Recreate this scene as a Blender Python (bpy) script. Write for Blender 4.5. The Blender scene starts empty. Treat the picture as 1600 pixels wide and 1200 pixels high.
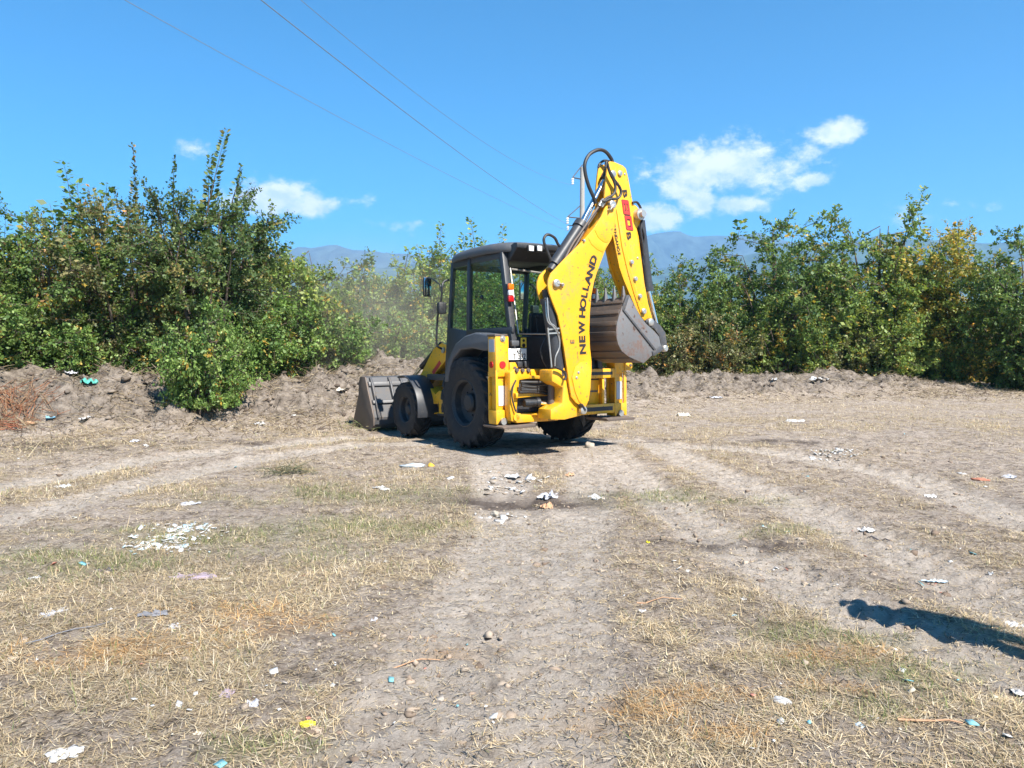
import bpy, bmesh, math, random
import numpy as np
from mathutils import Vector, Matrix

# ------------------------------------------------------------------ camera, sky, sun, exposure
S = bpy.context.scene
COL = S.collection
R = math.radians
FOC, HOR, CAMH = 1200.0, 533.6, 1.65           # focal length and horizon row in 1600x1200 pixels, eye height
PITCH = math.atan((600 - HOR) / FOC)
cam_d = bpy.data.cameras.new('camera'); cam = bpy.data.objects.new('camera', cam_d); COL.objects.link(cam)
cam_d.sensor_width = 36; cam_d.lens = 36 * FOC / 1600; cam_d.clip_start = 0.05; cam_d.clip_end = 30000
cam.location = (0, 0, CAMH); cam.rotation_euler = (R(90) - PITCH, 0, 0)
S.camera = cam

SUN_EL = R(49); SUN_AZ = math.atan2(.59, -.807)  # azimuth measured from +Y towards +X
SUN_DIR = Vector((math.sin(SUN_AZ) * math.cos(SUN_EL), math.cos(SUN_AZ) * math.cos(SUN_EL), math.sin(SUN_EL)))
sl = bpy.data.lights.new('sun', 'SUN'); so = bpy.data.objects.new('sun', sl); COL.objects.link(so)
sl.energy = 5.0; sl.angle = R(.55); sl.color = (1, .95, .86)
so.rotation_euler = SUN_DIR.to_track_quat('Z', 'Y').to_euler(); so.location = (20, -20, 30)

def pix_dir(px, py):
    a = PITCH
    d = Vector(((px - 800) / FOC, math.cos(a) + math.sin(a) * (600 - py) / FOC, -math.sin(a) + math.cos(a) * (600 - py) / FOC))
    return d.normalized()

W = bpy.data.worlds.new('World'); S.world = W; W.use_nodes = True
nt = W.node_tree; nt.nodes.clear()
def wn(t, **k):
    n = nt.nodes.new(t)
    for a, b in k.items(): setattr(n, a, b)
    return n
sky = wn('ShaderNodeTexSky', sky_type='NISHITA', sun_disc=False, sun_elevation=SUN_EL, sun_rotation=SUN_AZ,
         altitude=1500, air_density=1.0, dust_density=.6, ozone_density=4.5)
bg = wn('ShaderNodeBackground'); bg.inputs[1].default_value = .078
hs_ = wn('ShaderNodeHueSaturation'); hs_.inputs['Saturation'].default_value = 1.72; hs_.inputs['Hue'].default_value = .49
nt.links.new(sky.outputs[0], hs_.inputs['Color']); nt.links.new(hs_.outputs[0], bg.inputs[0])
bgc = wn('ShaderNodeBackground'); bgc.inputs[0].default_value = (.93, .95, 1, 1); bgc.inputs[1].default_value = .56
tc = wn('ShaderNodeTexCoord')
CLOUDS = [(1125, 262, 100, 48, 1.35), (1080, 285, 60, 40, 1.15), (1200, 272, 74, 38, 1.0), (1152, 320, 46, 20, 1.3), (1092, 315, 40, 30, 1.15),
          (1265, 240, 34, 22, .9), (1302, 208, 44, 21, 1.45), (1262, 282, 34, 17, 1.2), (1028, 341, 40, 25, 1.45), (1012, 275, 26, 34, .5),
          (435, 310, 66, 30, 1.6), (475, 322, 60, 18, 1.25), (395, 302, 34, 18, .8), (560, 313, 34, 15, .65), (312, 233, 34, 17, .8),
          (635, 352, 50, 12, .6), (668, 366, 36, 11, .5), (700, 350, 26, 9, .45), (1425, 340, 62, 28, .5), (1495, 320, 38, 18, .5),
          (1550, 325, 22, 14, .45), (365, 318, 32, 24, .6), (980, 160, 0, 0, 0),
          (-350, 280, 140, 50, 1.0), (1950, 260, 160, 50, .9), (2500, 330, 180, 40, .9), (-900, 330, 160, 40, .9)]
acc = None
for (cx, cy, rx, ry, st) in CLOUDS:
    if st == 0: continue
    d = pix_dir(cx, cy); az = math.atan2(d.x, d.y)
    sc = 1 / FOC * (d.y * math.cos(PITCH) - d.z * math.sin(PITCH) if d.y > .2 else .6)
    mp = wn('ShaderNodeMapping', vector_type='TEXTURE')
    mp.inputs['Location'].default_value = d; mp.inputs['Rotation'].default_value = (0, 0, -az)
    mp.inputs['Scale'].default_value = (rx * 1.12 * sc, max(rx, ry) * 1.12 * sc, ry * 1.12 * sc)
    nt.links.new(tc.outputs['Generated'], mp.inputs['Vector'])
    ln = wn('ShaderNodeVectorMath', operation='LENGTH'); nt.links.new(mp.outputs[0], ln.inputs[0])
    mr = wn('ShaderNodeMapRange', interpolation_type='SMOOTHSTEP')
    mr.inputs['From Min'].default_value = 1.5; mr.inputs['From Max'].default_value = 0; mr.inputs['To Max'].default_value = st
    nt.links.new(ln.outputs['Value'], mr.inputs['Value'])
    if acc is None: acc = mr.outputs[0]
    else:
        ad = wn('ShaderNodeMath', operation='MAXIMUM'); nt.links.new(acc, ad.inputs[0]); nt.links.new(mr.outputs[0], ad.inputs[1]); acc = ad.outputs[0]
nz = wn('ShaderNodeTexNoise'); nz.inputs['Scale'].default_value = 30; nz.inputs['Detail'].default_value = 12; nz.inputs['Roughness'].default_value = .66
mpn = wn('ShaderNodeMapping'); mpn.inputs['Scale'].default_value = (1, 1, 1.5)
nt.links.new(tc.outputs['Generated'], mpn.inputs['Vector']); nt.links.new(mpn.outputs[0], nz.inputs['Vector'])
sb = wn('ShaderNodeMath', operation='MULTIPLY_ADD'); sb.inputs[1].default_value = 2.6; sb.inputs[2].default_value = -1.6
nt.links.new(nz.outputs['Fac'], sb.inputs[0])
ad = wn('ShaderNodeMath', operation='ADD'); nt.links.new(acc, ad.inputs[0]); nt.links.new(sb.outputs[0], ad.inputs[1])
cm = wn('ShaderNodeMapRange', interpolation_type='SMOOTHSTEP'); cm.inputs['From Min'].default_value = .03; cm.inputs['From Max'].default_value = .86; cm.inputs['To Max'].default_value = .95
nt.links.new(ad.outputs[0], cm.inputs['Value'])
gate = wn('ShaderNodeMath', operation='MULTIPLY'); 
g2 = wn('ShaderNodeMapRange'); g2.inputs['From Max'].default_value = .25; nt.links.new(acc, g2.inputs['Value'])
cn = wn('ShaderNodeTexNoise'); cn.inputs['Scale'].default_value = 42; cn.inputs['Detail'].default_value = 8; nt.links.new(mpn.outputs[0], cn.inputs['Vector'])
cr = wn('ShaderNodeValToRGB'); nt.links.new(cn.outputs['Fac'], cr.inputs[0]); cr.color_ramp.elements[0].position = .34; cr.color_ramp.elements[0].color = (.66, .76, .92, 1); cr.color_ramp.elements[1].position = .56; cr.color_ramp.elements[1].color = (1, 1, 1, 1); nt.links.new(cr.outputs[0], bgc.inputs[0])  # noise puts blue-grey shade into the cloud colour
nt.links.new(cm.outputs[0], gate.inputs[0]); nt.links.new(g2.outputs[0], gate.inputs[1])
mxs = wn('ShaderNodeMixShader'); nt.links.new(gate.outputs[0], mxs.inputs[0]); nt.links.new(bg.outputs[0], mxs.inputs[1]); nt.links.new(bgc.outputs[0], mxs.inputs[2])
wo = wn('ShaderNodeOutputWorld'); nt.links.new(mxs.outputs[0], wo.inputs['Surface'])

S.view_settings.view_transform = 'Standard'; S.view_settings.look = 'None'; S.view_settings.gamma = 1
S.view_settings.exposure = 1.22; S.view_settings.use_curve_mapping = False
S.render.engine = 'CYCLES'
S.cycles.max_bounces = 8; S.cycles.diffuse_bounces = 3; S.cycles.transparent_max_bounces = 16; S.cycles.volume_bounces = 1
S.cycles.use_denoising = True
S.cycles.volume_step_rate = 2.0

# ------------------------------------------------------------------ helpers
def props(o, label=None, cat=None, group=None, kind=None):
    if label: o['label'] = label
    if cat: o['category'] = cat
    if group: o['group'] = group
    if kind: o['kind'] = kind
    return o
def empty(name, loc=(0, 0, 0), parent=None):
    o = bpy.data.objects.new(name, None); COL.objects.link(o); o.location = loc; o.empty_display_size = .3
    if parent: o.parent = parent
    return o
def link(name, me, mat, parent=None):
    o = bpy.data.objects.new(name, me); COL.objects.link(o)
    if mat and not len(me.materials): me.materials.append(mat)
    if parent: o.parent = parent
    return o
def np_mesh(name, V, F, attrs=None, colors=None, smooth=False):
    """V (n,3); F (m,k) all faces with k corners"""
    me = bpy.data.meshes.new(name); V = np.asarray(V, np.float32); F = np.asarray(F, np.int32)
    k = F.shape[1]
    me.vertices.add(len(V)); me.vertices.foreach_set('co', V.ravel())
    me.loops.add(F.size); me.loops.foreach_set('vertex_index', F.ravel())
    me.polygons.add(len(F)); me.polygons.foreach_set('loop_start', np.arange(0, F.size, k, dtype=np.int32))
    me.polygons.foreach_set('loop_total', np.full(len(F), k, np.int32))
    if smooth: me.polygons.foreach_set('use_smooth', np.ones(len(F), bool))
    for n, a in (attrs or {}).items():
        at = me.attributes.new(n, 'FLOAT', 'POINT'); at.data.foreach_set('value', np.asarray(a, np.float32))
    if colors is not None:
        at = me.attributes.new('tint', 'FLOAT_COLOR', 'POINT')
        c = np.ones((len(V), 4), np.float32); c[:, :3] = colors; at.data.foreach_set('color', c.ravel())
    me.update(); me.validate()
    return me

class MB:
    def __init__(s): s.v = []; s.f = []
    def add(s, vs, fs):
        b = len(s.v); s.v += [tuple(v) for v in vs]; s.f += [tuple(b + i for i in f) for f in fs]; return s
    def box(s, a, b):
        (x0, y0, z0), (x1, y1, z1) = a, b
        return s.add([(x0, y0, z0), (x1, y0, z0), (x1, y1, z0), (x0, y1, z0), (x0, y0, z1), (x1, y0, z1), (x1, y1, z1), (x0, y1, z1)],
                     [(0, 3, 2, 1), (4, 5, 6, 7), (0, 1, 5, 4), (1, 2, 6, 5), (2, 3, 7, 6), (3, 0, 4, 7)])
    def beam(s, p, q, w, h, up=(0, 0, 1)):
        p, q = Vector(p), Vector(q); d = (q - p).normalized(); sd = d.cross(Vector(up)).normalized(); u = sd.cross(d)
        vs = [e + sd * w / 2 * i + u * h / 2 * j for e in (p, q) for i, j in ((-1, -1), (1, -1), (1, 1), (-1, 1))]
        return s.add(vs, [(0, 1, 2, 3), (7, 6, 5, 4), (0, 4, 5, 1), (1, 5, 6, 2), (2, 6, 7, 3), (3, 7, 4, 0)])
    def prism(s, poly, axis, a, b):
        def P(u, w, t): return (t, u, w) if axis == 0 else ((u, t, w) if axis == 1 else (u, w, t))
        n = len(poly)
        return s.add([P(u, w, a) for u, w in poly] + [P(u, w, b) for u, w in poly],
                     [tuple(range(n))[::-1], tuple(range(n, 2 * n))] + [(i, (i + 1) % n, n + (i + 1) % n, n + i) for i in range(n)])
    def tube(s, pts, r, n=10, caps=True):
        pts = [Vector(p) for p in pts]; m = len(pts); rs = r if isinstance(r, (list, tuple)) else [r] * m
        t0 = (pts[1] - pts[0]).normalized(); ref = Vector((0, 0, 1)) if abs(t0.z) < .9 else Vector((1, 0, 0))
        nrm = t0.cross(ref).normalized(); vs = []
        for i, p in enumerate(pts):
            t = (pts[min(i + 1, m - 1)] - pts[max(i - 1, 0)]).normalized()
            nrm = (nrm - t * nrm.dot(t)).normalized(); bn = t.cross(nrm)
            vs += [p + (nrm * math.cos(2 * math.pi * k / n) + bn * math.sin(2 * math.pi * k / n)) * rs[i] for k in range(n)]
        fs = [(i * n + k, i * n + (k + 1) % n, (i + 1) * n + (k + 1) % n, (i + 1) * n + k) for i in range(m - 1) for k in range(n)]
        if caps: fs += [tuple(range(n))[::-1], tuple(range((m - 1) * n, m * n))]
        return s.add(vs, fs)
    def cyl(s, p, q, r, n=18): return s.tube([p, q], r, n)
    def lathe(s, prof, c, axis=1, n=40, closed=False):
        c = Vector(c); vs = []
        for k in range(n):
            a = 2 * math.pi * k / n; ca, sa = math.cos(a), math.sin(a)
            for r, t in prof:
                vs.append(c + (Vector((r * ca, t, r * sa)) if axis == 1 else Vector((t, r * ca, r * sa)) if axis == 0 else Vector((r * ca, r * sa, t))))
        m = len(prof); mm = m if closed else m - 1
        return s.add(vs, [(k * m + i, k * m + (i + 1) % m, ((k + 1) % n) * m + (i + 1) % m, ((k + 1) % n) * m + i) for k in range(n) for i in range(mm)])
    def build(s, name, mat, parent=None, bevel=0, smooth=True, seg=2, ang=32):
        me = bpy.data.meshes.new(name); me.from_pydata(s.v, [], s.f)
        bm = bmesh.new(); bm.from_mesh(me)
        bmesh.ops.recalc_face_normals(bm, faces=bm.faces[:])
        if bevel:
            es = [e for e in bm.edges if len(e.link_faces) == 2 and e.calc_face_angle(0) > R(30)]
            bmesh.ops.bevel(bm, geom=es, offset=bevel, segments=seg, affect='EDGES', clamp_overlap=True, profile=.5)
        bm.to_mesh(me); bm.free()
        if smooth:
            me.shade_smooth(); me.set_sharp_from_angle(angle=R(ang))
        return link(name, me, mat, parent)

def smooth_path(pts, n=6):
    """Catmull-Rom through the points"""
    P = [Vector(p) for p in pts]; P = [P[0] * 2 - P[1]] + P + [P[-1] * 2 - P[-2]]; out = []
    for i in range(1, len(P) - 2):
        for k in range(n):
            t = k / n; a, b, c, d = P[i - 1], P[i], P[i + 1], P[i + 2]
            out.append(.5 * ((2 * b) + (c - a) * t + (2 * a - 5 * b + 4 * c - d) * t * t + (3 * b - a - 3 * c + d) * t ** 3))
    return out + [P[-2]]

# ------------------------------------------------------------------ materials
def new_mat(name):
    m = bpy.data.materials.new(name); m.use_nodes = True
    return m, m.node_tree, m.node_tree.nodes['Principled BSDF']
def mk(nt, t, **k):
    n = nt.nodes.new(t)
    for a, b in k.items(): setattr(n, a, b)
    return n
def ramp(nt, fac, stops):
    r = mk(nt, 'ShaderNodeValToRGB'); nt.links.new(fac, r.inputs[0]); e = r.color_ramp.elements
    while len(e) < len(stops): e.new(.5)
    for q, (p, c) in zip(e, stops): q.position = p; q.color = (*c, 1) if len(c) == 3 else c
    return r.outputs[0]
def noise(nt, scale, detail=4, rough=.55, vec='Object', dist=0):
    t = mk(nt, 'ShaderNodeTexCoord'); n = mk(nt, 'ShaderNodeTexNoise')
    n.inputs['Scale'].default_value = scale; n.inputs['Detail'].default_value = detail; n.inputs['Roughness'].default_value = rough; n.inputs['Distortion'].default_value = dist
    nt.links.new(t.outputs[vec], n.inputs['Vector']); return n.outputs['Fac']
def bump(nt, b, h, strength, dist=.02):
    n = mk(nt, 'ShaderNodeBump'); n.inputs['Strength'].default_value = strength; n.inputs['Distance'].default_value = dist
    nt.links.new(h, n.inputs['Height']); nt.links.new(n.outputs[0], b.inputs['Normal'])
def worn(name, col, dirt, amount=.5, scale=5, rough=.45, metal=0, fine=40, spec=.5, bmp=0, coat=0):
    """paint or metal with blotches of dirt and fine grime"""
    m, nt, b = new_mat(name)
    big = noise(nt, scale, 6, .62, dist=.4); fin = noise(nt, fine, 5, .7)
    mul = mk(nt, 'ShaderNodeMath', operation='MULTIPLY'); nt.links.new(big, mul.inputs[0]); nt.links.new(fin, mul.inputs[1])
    mr = mk(nt, 'ShaderNodeMapRange', interpolation_type='SMOOTHSTEP'); mr.inputs['From Min'].default_value = .22; mr.inputs['From Max'].default_value = .46; mr.inputs['To Max'].default_value = amount
    nt.links.new(mul.outputs[0], mr.inputs['Value'])
    mx = mk(nt, 'ShaderNodeMix', data_type='RGBA'); mx.inputs['A'].default_value = (*col, 1); mx.inputs['B'].default_value = (*dirt, 1)
    nt.links.new(mr.outputs[0], mx.inputs['Factor'])
    spk = mk(nt, 'ShaderNodeMapRange'); spk.inputs['From Min'].default_value = .66; spk.inputs['From Max'].default_value = .70; spk.inputs['To Max'].default_value = min(1, amount * 1.3); nt.links.new(noise(nt, scale * 4.5, 3, .5), spk.inputs['Value'])
    mx2 = mk(nt, 'ShaderNodeMix', data_type='RGBA'); nt.links.new(mx.outputs['Result'], mx2.inputs['A']); mx2.inputs['B'].default_value = (*[v * .55 for v in dirt], 1); nt.links.new(spk.outputs[0], mx2.inputs['Factor'])
    nt.links.new(mx2.outputs['Result'], b.inputs['Base Color'])
    rr = mk(nt, 'ShaderNodeMapRange'); rr.inputs['To Min'].default_value = rough; rr.inputs['To Max'].default_value = min(.95, rough + .35)
    nt.links.new(mr.outputs[0], rr.inputs['Value']); nt.links.new(rr.outputs[0], b.inputs['Roughness'])
    b.inputs['Metallic'].default_value = metal; b.inputs['Specular IOR Level'].default_value = spec; b.inputs['Coat Weight'].default_value = coat
    if bmp: bump(nt, b, fin, bmp, .004)
    return m
DUST = (.30, .235, .17)
M = {}
M['yellow'] = worn('yellow_paint', (.80, .385, .010), (.36, .24, .10), .75, 4, .42, fine=30, coat=.1)
M['black'] = worn('black_plastic', (.016, .018, .022), (.09, .08, .07), .5, 5, .45)
M['dark'] = worn('dark_grey_paint', (.035, .038, .045), (.13, .11, .09), .45, 5, .45)
M['cabgrey'] = worn('grey_cab_plastic', (.075, .08, .09), (.17, .15, .13), .45, 4, .5)
M['rubber'] = worn('tyre_rubber', (.014, .015, .018), (.11, .09, .072), .42, 7, .75, bmp=.3)
M['rim'] = worn('dark_rim_paint', (.022, .025, .03), (.11, .09, .07), .6, 6, .55)
M['steel'] = worn('worn_steel', (.17, .165, .165), (.17, .10, .075), .95, 2.2, .5, metal=.25, fine=18, bmp=.2)
M['steelbrown'] = worn('rusty_steel', (.12, .095, .08), (.23, .15, .10), .8, 4, .6, metal=.15, fine=22, bmp=.25)
M['loadersteel'] = worn('loader_bucket_steel', (.075, .075, .08), (.15, .12, .095), .85, 4, .5, metal=.2, fine=22, bmp=.2)
M['chrome'] = worn('cylinder_rod_chrome', (.8, .8, .8), (.5, .45, .4), .2, 6, .12, metal=1)
M['pin'] = worn('zinc_pin', (.5, .48, .44), (.25, .2, .15), .5, 9, .4, metal=.7)
M['hose'] = worn('hose_rubber', (.018, .018, .02), (.1, .08, .06), .5, 9, .5)
M['plate'] = worn('white_plate', (.8, .8, .78), (.5, .45, .4), .3, 7, .5)
M['ink'] = worn('black_ink', (.02, .018, .02), (.1, .07, .03), .35, 9, .5)
M['redink'] = worn('red_ink', (.55, .03, .03), (.4, .2, .05), .3, 9, .5)
M['red'] = worn('red_lens', (.5, .012, .015), (.3, .05, .03), .3, 9, .2)
M['amber'] = worn('amber_lens', (.85, .16, .01), (.5, .2, .05), .25, 9, .2)
M['clear'] = worn('clear_lens', (.75, .75, .75), (.5, .5, .5), .2, 9, .15)
M['sticker'] = worn('yellow_sticker', (.75, .55, .06), (.4, .3, .1), .3, 9, .5)
M['decal'] = worn('white_decal', (.72, .72, .74), (.5, .42, .3), .5, 9, .5)
M['greydecal'] = worn('pale_grey_decal', (.42, .44, .48), (.4, .33, .2), .5, 9, .5)
M['seat'] = worn('seat_fabric', (.02, .02, .022), (.05, .045, .04), .5, 9, .8)
M['bark'] = worn('bark', (.10, .075, .055), (.05, .04, .03), .8, 6, .9, fine=60, bmp=.5)
M['pole'] = worn('concrete_pole', (.36, .34, .31), (.22, .2, .18), .7, 2, .9)
M['iron'] = worn('dark_iron', (.05, .05, .055), (.12, .08, .06), .6, 6, .6)
M['wire'] = worn('cable', (.20, .21, .22), (.06, .06, .06), .3, 6, .6)

def glass_mat(name, tint, gloss=.06):
    m, nt, b = new_mat(name); nt.nodes.remove(b)
    tr = mk(nt, 'ShaderNodeBsdfTransparent'); tr.inputs[0].default_value = (*tint, 1)
    gl = mk(nt, 'ShaderNodeBsdfGlossy'); gl.inputs['Roughness'].default_value = .02
    lw = mk(nt, 'ShaderNodeLayerWeight'); lw.inputs[0].default_value = .5
    pw = mk(nt, 'ShaderNodeMath', operation='POWER'); pw.inputs[1].default_value = 4.5; nt.links.new(lw.outputs['Facing'], pw.inputs[0])
    fr = mk(nt, 'ShaderNodeMath', operation='MULTIPLY_ADD'); fr.inputs[1].default_value = .5; fr.inputs[2].default_value = .06; nt.links.new(pw.outputs[0], fr.inputs[0])
    mx = mk(nt, 'ShaderNodeMixShader'); nt.links.new(fr.outputs[0], mx.inputs[0]); nt.links.new(tr.outputs[0], mx.inputs[1]); nt.links.new(gl.outputs[0], mx.inputs[2])
    df = mk(nt, 'ShaderNodeBsdfDiffuse'); df.inputs[0].default_value = (.42, .38, .33, 1); dn = mk(nt, 'ShaderNodeMapRange'); dn.inputs['From Min'].default_value = .35; dn.inputs['From Max'].default_value = .75; dn.inputs['To Min'].default_value = .015; dn.inputs['To Max'].default_value = .06; nt.links.new(noise(nt, 5, 6, .6), dn.inputs['Value'])
    m2 = mk(nt, 'ShaderNodeMixShader'); nt.links.new(dn.outputs[0], m2.inputs[0]); nt.links.new(mx.outputs[0], m2.inputs[1]); nt.links.new(df.outputs[0], m2.inputs[2])
    nt.links.new(m2.outputs[0], nt.nodes['Material Output'].inputs['Surface']); return m
M['glass'] = glass_mat('tinted_cab_glass', (.74, .87, .81))
M['mirror'] = worn('mirror_glass', (.5, .55, .55), (.3, .3, .3), .2, 9, .05, metal=1)

def tint_mat(name, rough, trans, spec=.3):
    m, nt, b = new_mat(name)
    a = mk(nt, 'ShaderNodeAttribute', attribute_name='tint'); nt.links.new(a.outputs['Color'], b.inputs['Base Color'])
    b.inputs['Roughness'].default_value = rough; b.inputs['Specular IOR Level'].default_value = spec
    if trans:
        t = mk(nt, 'ShaderNodeBsdfTranslucent'); mu = mk(nt, 'ShaderNodeMix', data_type='RGBA', blend_type='MULTIPLY')
        mu.inputs['Factor'].default_value = 1; mu.inputs['B'].default_value = (1.25, 1.25, .6, 1)
        nt.links.new(a.outputs['Color'], mu.inputs['A']); nt.links.new(mu.outputs['Result'], t.inputs[0])
        mx = mk(nt, 'ShaderNodeMixShader'); mx.inputs[0].default_value = trans
        nt.links.new(b.outputs[0], mx.inputs[1]); nt.links.new(t.outputs[0], mx.inputs[2]); nt.links.new(mx.outputs[0], nt.nodes['Material Output'].inputs['Surface'])
    return m
M['leaf'] = tint_mat('leaves', .5, .32, .35)
M['grass'] = tint_mat('dry_grass', .75, .2, .15)
M['clod'] = tint_mat('soil_clods', .95, 0, .1)

# ------------------------------------------------------------------ noise and terrain
_T = np.random.default_rng(11).random((256, 256))
def vn(x, y):
    xi = np.floor(x).astype(int); yi = np.floor(y).astype(int); fx = x - xi; fy = y - yi
    fx = fx * fx * (3 - 2 * fx); fy = fy * fy * (3 - 2 * fy)
    a = _T[xi & 255, yi & 255]; b = _T[(xi + 1) & 255, yi & 255]; c = _T[xi & 255, (yi + 1) & 255]; d = _T[(xi + 1) & 255, (yi + 1) & 255]
    return (a * (1 - fx) + b * fx) * (1 - fy) + (c * (1 - fx) + d * fx) * fy
def fbm(x, y, size, octv=4, gain=.5, seed=0):
    s = 0; a = 1; t = 0; x = x / size + seed * 17.3; y = y / size + seed * 9.7
    for i in range(octv): s = s + a * vn(x, y); t += a; a *= gain; x = x * 2.03 + 5.1; y = y * 2.03 + 3.7
    return s / t
def sstep(a, b, x):
    t = np.clip((x - a) / (b - a), 0, 1); return t * t * (3 - 2 * t)

def ground_point(px, py, z=0.0):
    d = pix_dir(px, py); t = (z - CAMH) / d.z; return (d.x * t, d.y * t)

def polydist(x, y, pts):
    """distance to a polyline, position along it, signed side, interpolated third value"""
    best = np.full(np.shape(x), 1e9); s_ = np.zeros(np.shape(x)); sd = np.zeros(np.shape(x)); val = np.zeros(np.shape(x)); cum = 0
    for p, q in zip(pts[:-1], pts[1:]):
        dx, dy = q[0] - p[0], q[1] - p[1]; L = math.hypot(dx, dy)
        t = np.clip(((x - p[0]) * dx + (y - p[1]) * dy) / (L * L), 0, 1)
        ex = x - p[0] - t * dx; ey = y - p[1] - t * dy; d = np.hypot(ex, ey); m = d < best
        best = np.where(m, d, best); s_ = np.where(m, cum + t * L, s_); sd = np.where(m, np.sign(dx * ey - dy * ex) * d, sd)
        if len(p) > 2: val = np.where(m, p[2] + t * (q[2] - p[2]), val)
        cum += L
    return best, s_, sd, val

BERM = [(-24, 13.5, .9), (-16, 14.6, .9), (-11, 15.5, .9), (-8, 15.8, .95), (-6.2, 16.1, .8), (-4.9, 16.9, .8), (-3.5, 17.7, .98), (-2.3, 19.0, 1.2),
        (-.5, 20.6, 1.1), (2, 22, .72), (4.5, 23.6, .62), (8, 25, .55), (12, 25.6, .5), (14, 26, .28), (17, 26.3, .0)]
TRACKS = [([(0, 815), (200, 760), (400, 717), (560, 694), (650, 690)], .26, 1), ([(-60, 772), (200, 722), (400, 697), (540, 682)], .3, .7),
          ([(600, 1260), (680, 1050), (770, 900), (800, 820), (780, 745), (765, 702)], .28, 1), ([(860, 1260), (868, 1050), (880, 900), (905, 820), (925, 760), (915, 700)], .26, 1),
          ([(935, 690), (990, 740), (1060, 800), (1150, 860), (1290, 930), (1480, 1010), (1700, 1090)], .26, 1.3), ([(1010, 690), (1130, 740), (1260, 795), (1400, 860), (1620, 960)], .28, 1.3),
          ([(990, 690), (1200, 705), (1420, 745), (1640, 830)], .3, 1.2)]
TRACKS = [([ground_point(*p) for p in t], w, a) for t, w, a in TRACKS]
# bare dirt patches, green patches, rusty orange straw patches, damp dark soil: centre in pixels, radii in metres
BARE = [(640, 1100, .55, .5), (720, 980, .6, .9), (830, 880, .8, 1.2), (1230, 890, 1.0, .8), (1090, 840, 1.1, .9), (1300, 790, 1.6, 1.0), (1480, 880, 1.0, .7), (1380, 730, 2.2, 1.4), (800, 730, 1.6, .8),
        (200, 720, 2.6, 1.0), (560, 720, 1.6, .9), (1500, 690, 3, 1.5), (80, 820, 1.0, .5), (520, 1180, .35, .2)]
GREEN = [(520, 775, 1.0, .45), (590, 825, 1.3, .35), (470, 840, 1.2, .5), (1070, 780, 1.0, .4), (360, 840, .6, .35), (60, 880, 1.0, .4), (400, 1165, .25, .12), (1440, 1050, .5, .25), (1200, 830, .6, .2), (1260, 985, .5, .15), (580, 668, .5, .25), (1000, 770, .8, .3), (1320, 1110, .3, .12), (200, 830, .7, .2)]
RUST = [(1330, 1020, .33, .16), (1060, 1080, .25, .12), (980, 1100, .2, .2), (370, 960, .5, .2), (460, 980, .5, .25), (1240, 1075, .25, .08), (1090, 1150, .2, .1), (150, 1010, .5, .2), (700, 1010, .25, .1)]
DAMP = [(810, 778, .75, .33), (840, 785, .45, .2), (880, 690, 1.0, .5), (1150, 690, 2.2, .35), (60, 700, 2.4, .6), (330, 690, .8, .4), (1130, 850, .6, .2), (1000, 850, .5, .15)]
def patch(x, y, L, soft=.6):
    o = np.zeros(np.shape(x)); jx = (fbm(x, y, .7, 4, .6, seed=3) - .5) * 3.2; jy = (fbm(x, y, .7, 4, .6, seed=4) - .5) * 2.6
    for px, py, rx, ry in L:
        gx, gy = ground_point(px, py); d = np.hypot((x - gx + jx * min(rx, 1)) / rx, (y - gy + jy * min(ry, 1)) / ry); o = np.maximum(o, 1 - sstep(1 - soft, 1 + soft * .6, d))
    return o

TH = R(34.493); MX, MY, MPITCH = .1462, 12.3669, R(1.2276)       # the machine: heading, rear axle on the ground, nose-down pitch
def to_machine(x, y):
    dx, dy = x - MX, y - MY
    return -math.sin(TH) * dx + math.cos(TH) * dy, -math.cos(TH) * dx - math.sin(TH) * dy
def fields(x, y):
    bd, bs, bside, bh = polydist(x, y, BERM)
    w = 1.5 + 1.1 * (fbm(x, y, 2.2, 3, seed=7) - .5)
    berm = bh * np.exp(-(bd / w) ** 2) * (.55 + .9 * fbm(x, y, 1.4, 3, .6, seed=8))
    bm = sstep(.03, .35, berm / .9)
    tr = np.zeros(np.shape(x)); lug = np.zeros(np.shape(x))
    for pts, hw, a in TRACKS:
        d, s, sd, _ = polydist(x, y, pts); m = 1 - sstep(hw * .75, hw * 1.5, d)
        ph = s / .19 + np.abs(sd) * 3.2 + (fbm(x, y, .4, 3, .6, seed=9) - .5) * 2.2
        lug = np.where(m > tr, a * m * np.cos(2 * math.pi * ph) * sstep(.35, .6, fbm(x, y, 1.1, 2, seed=10) + .12), lug)
        tr = np.maximum(tr, m)
    bare = patch(x, y, BARE)
    return berm, bm, tr, lug, bare
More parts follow.
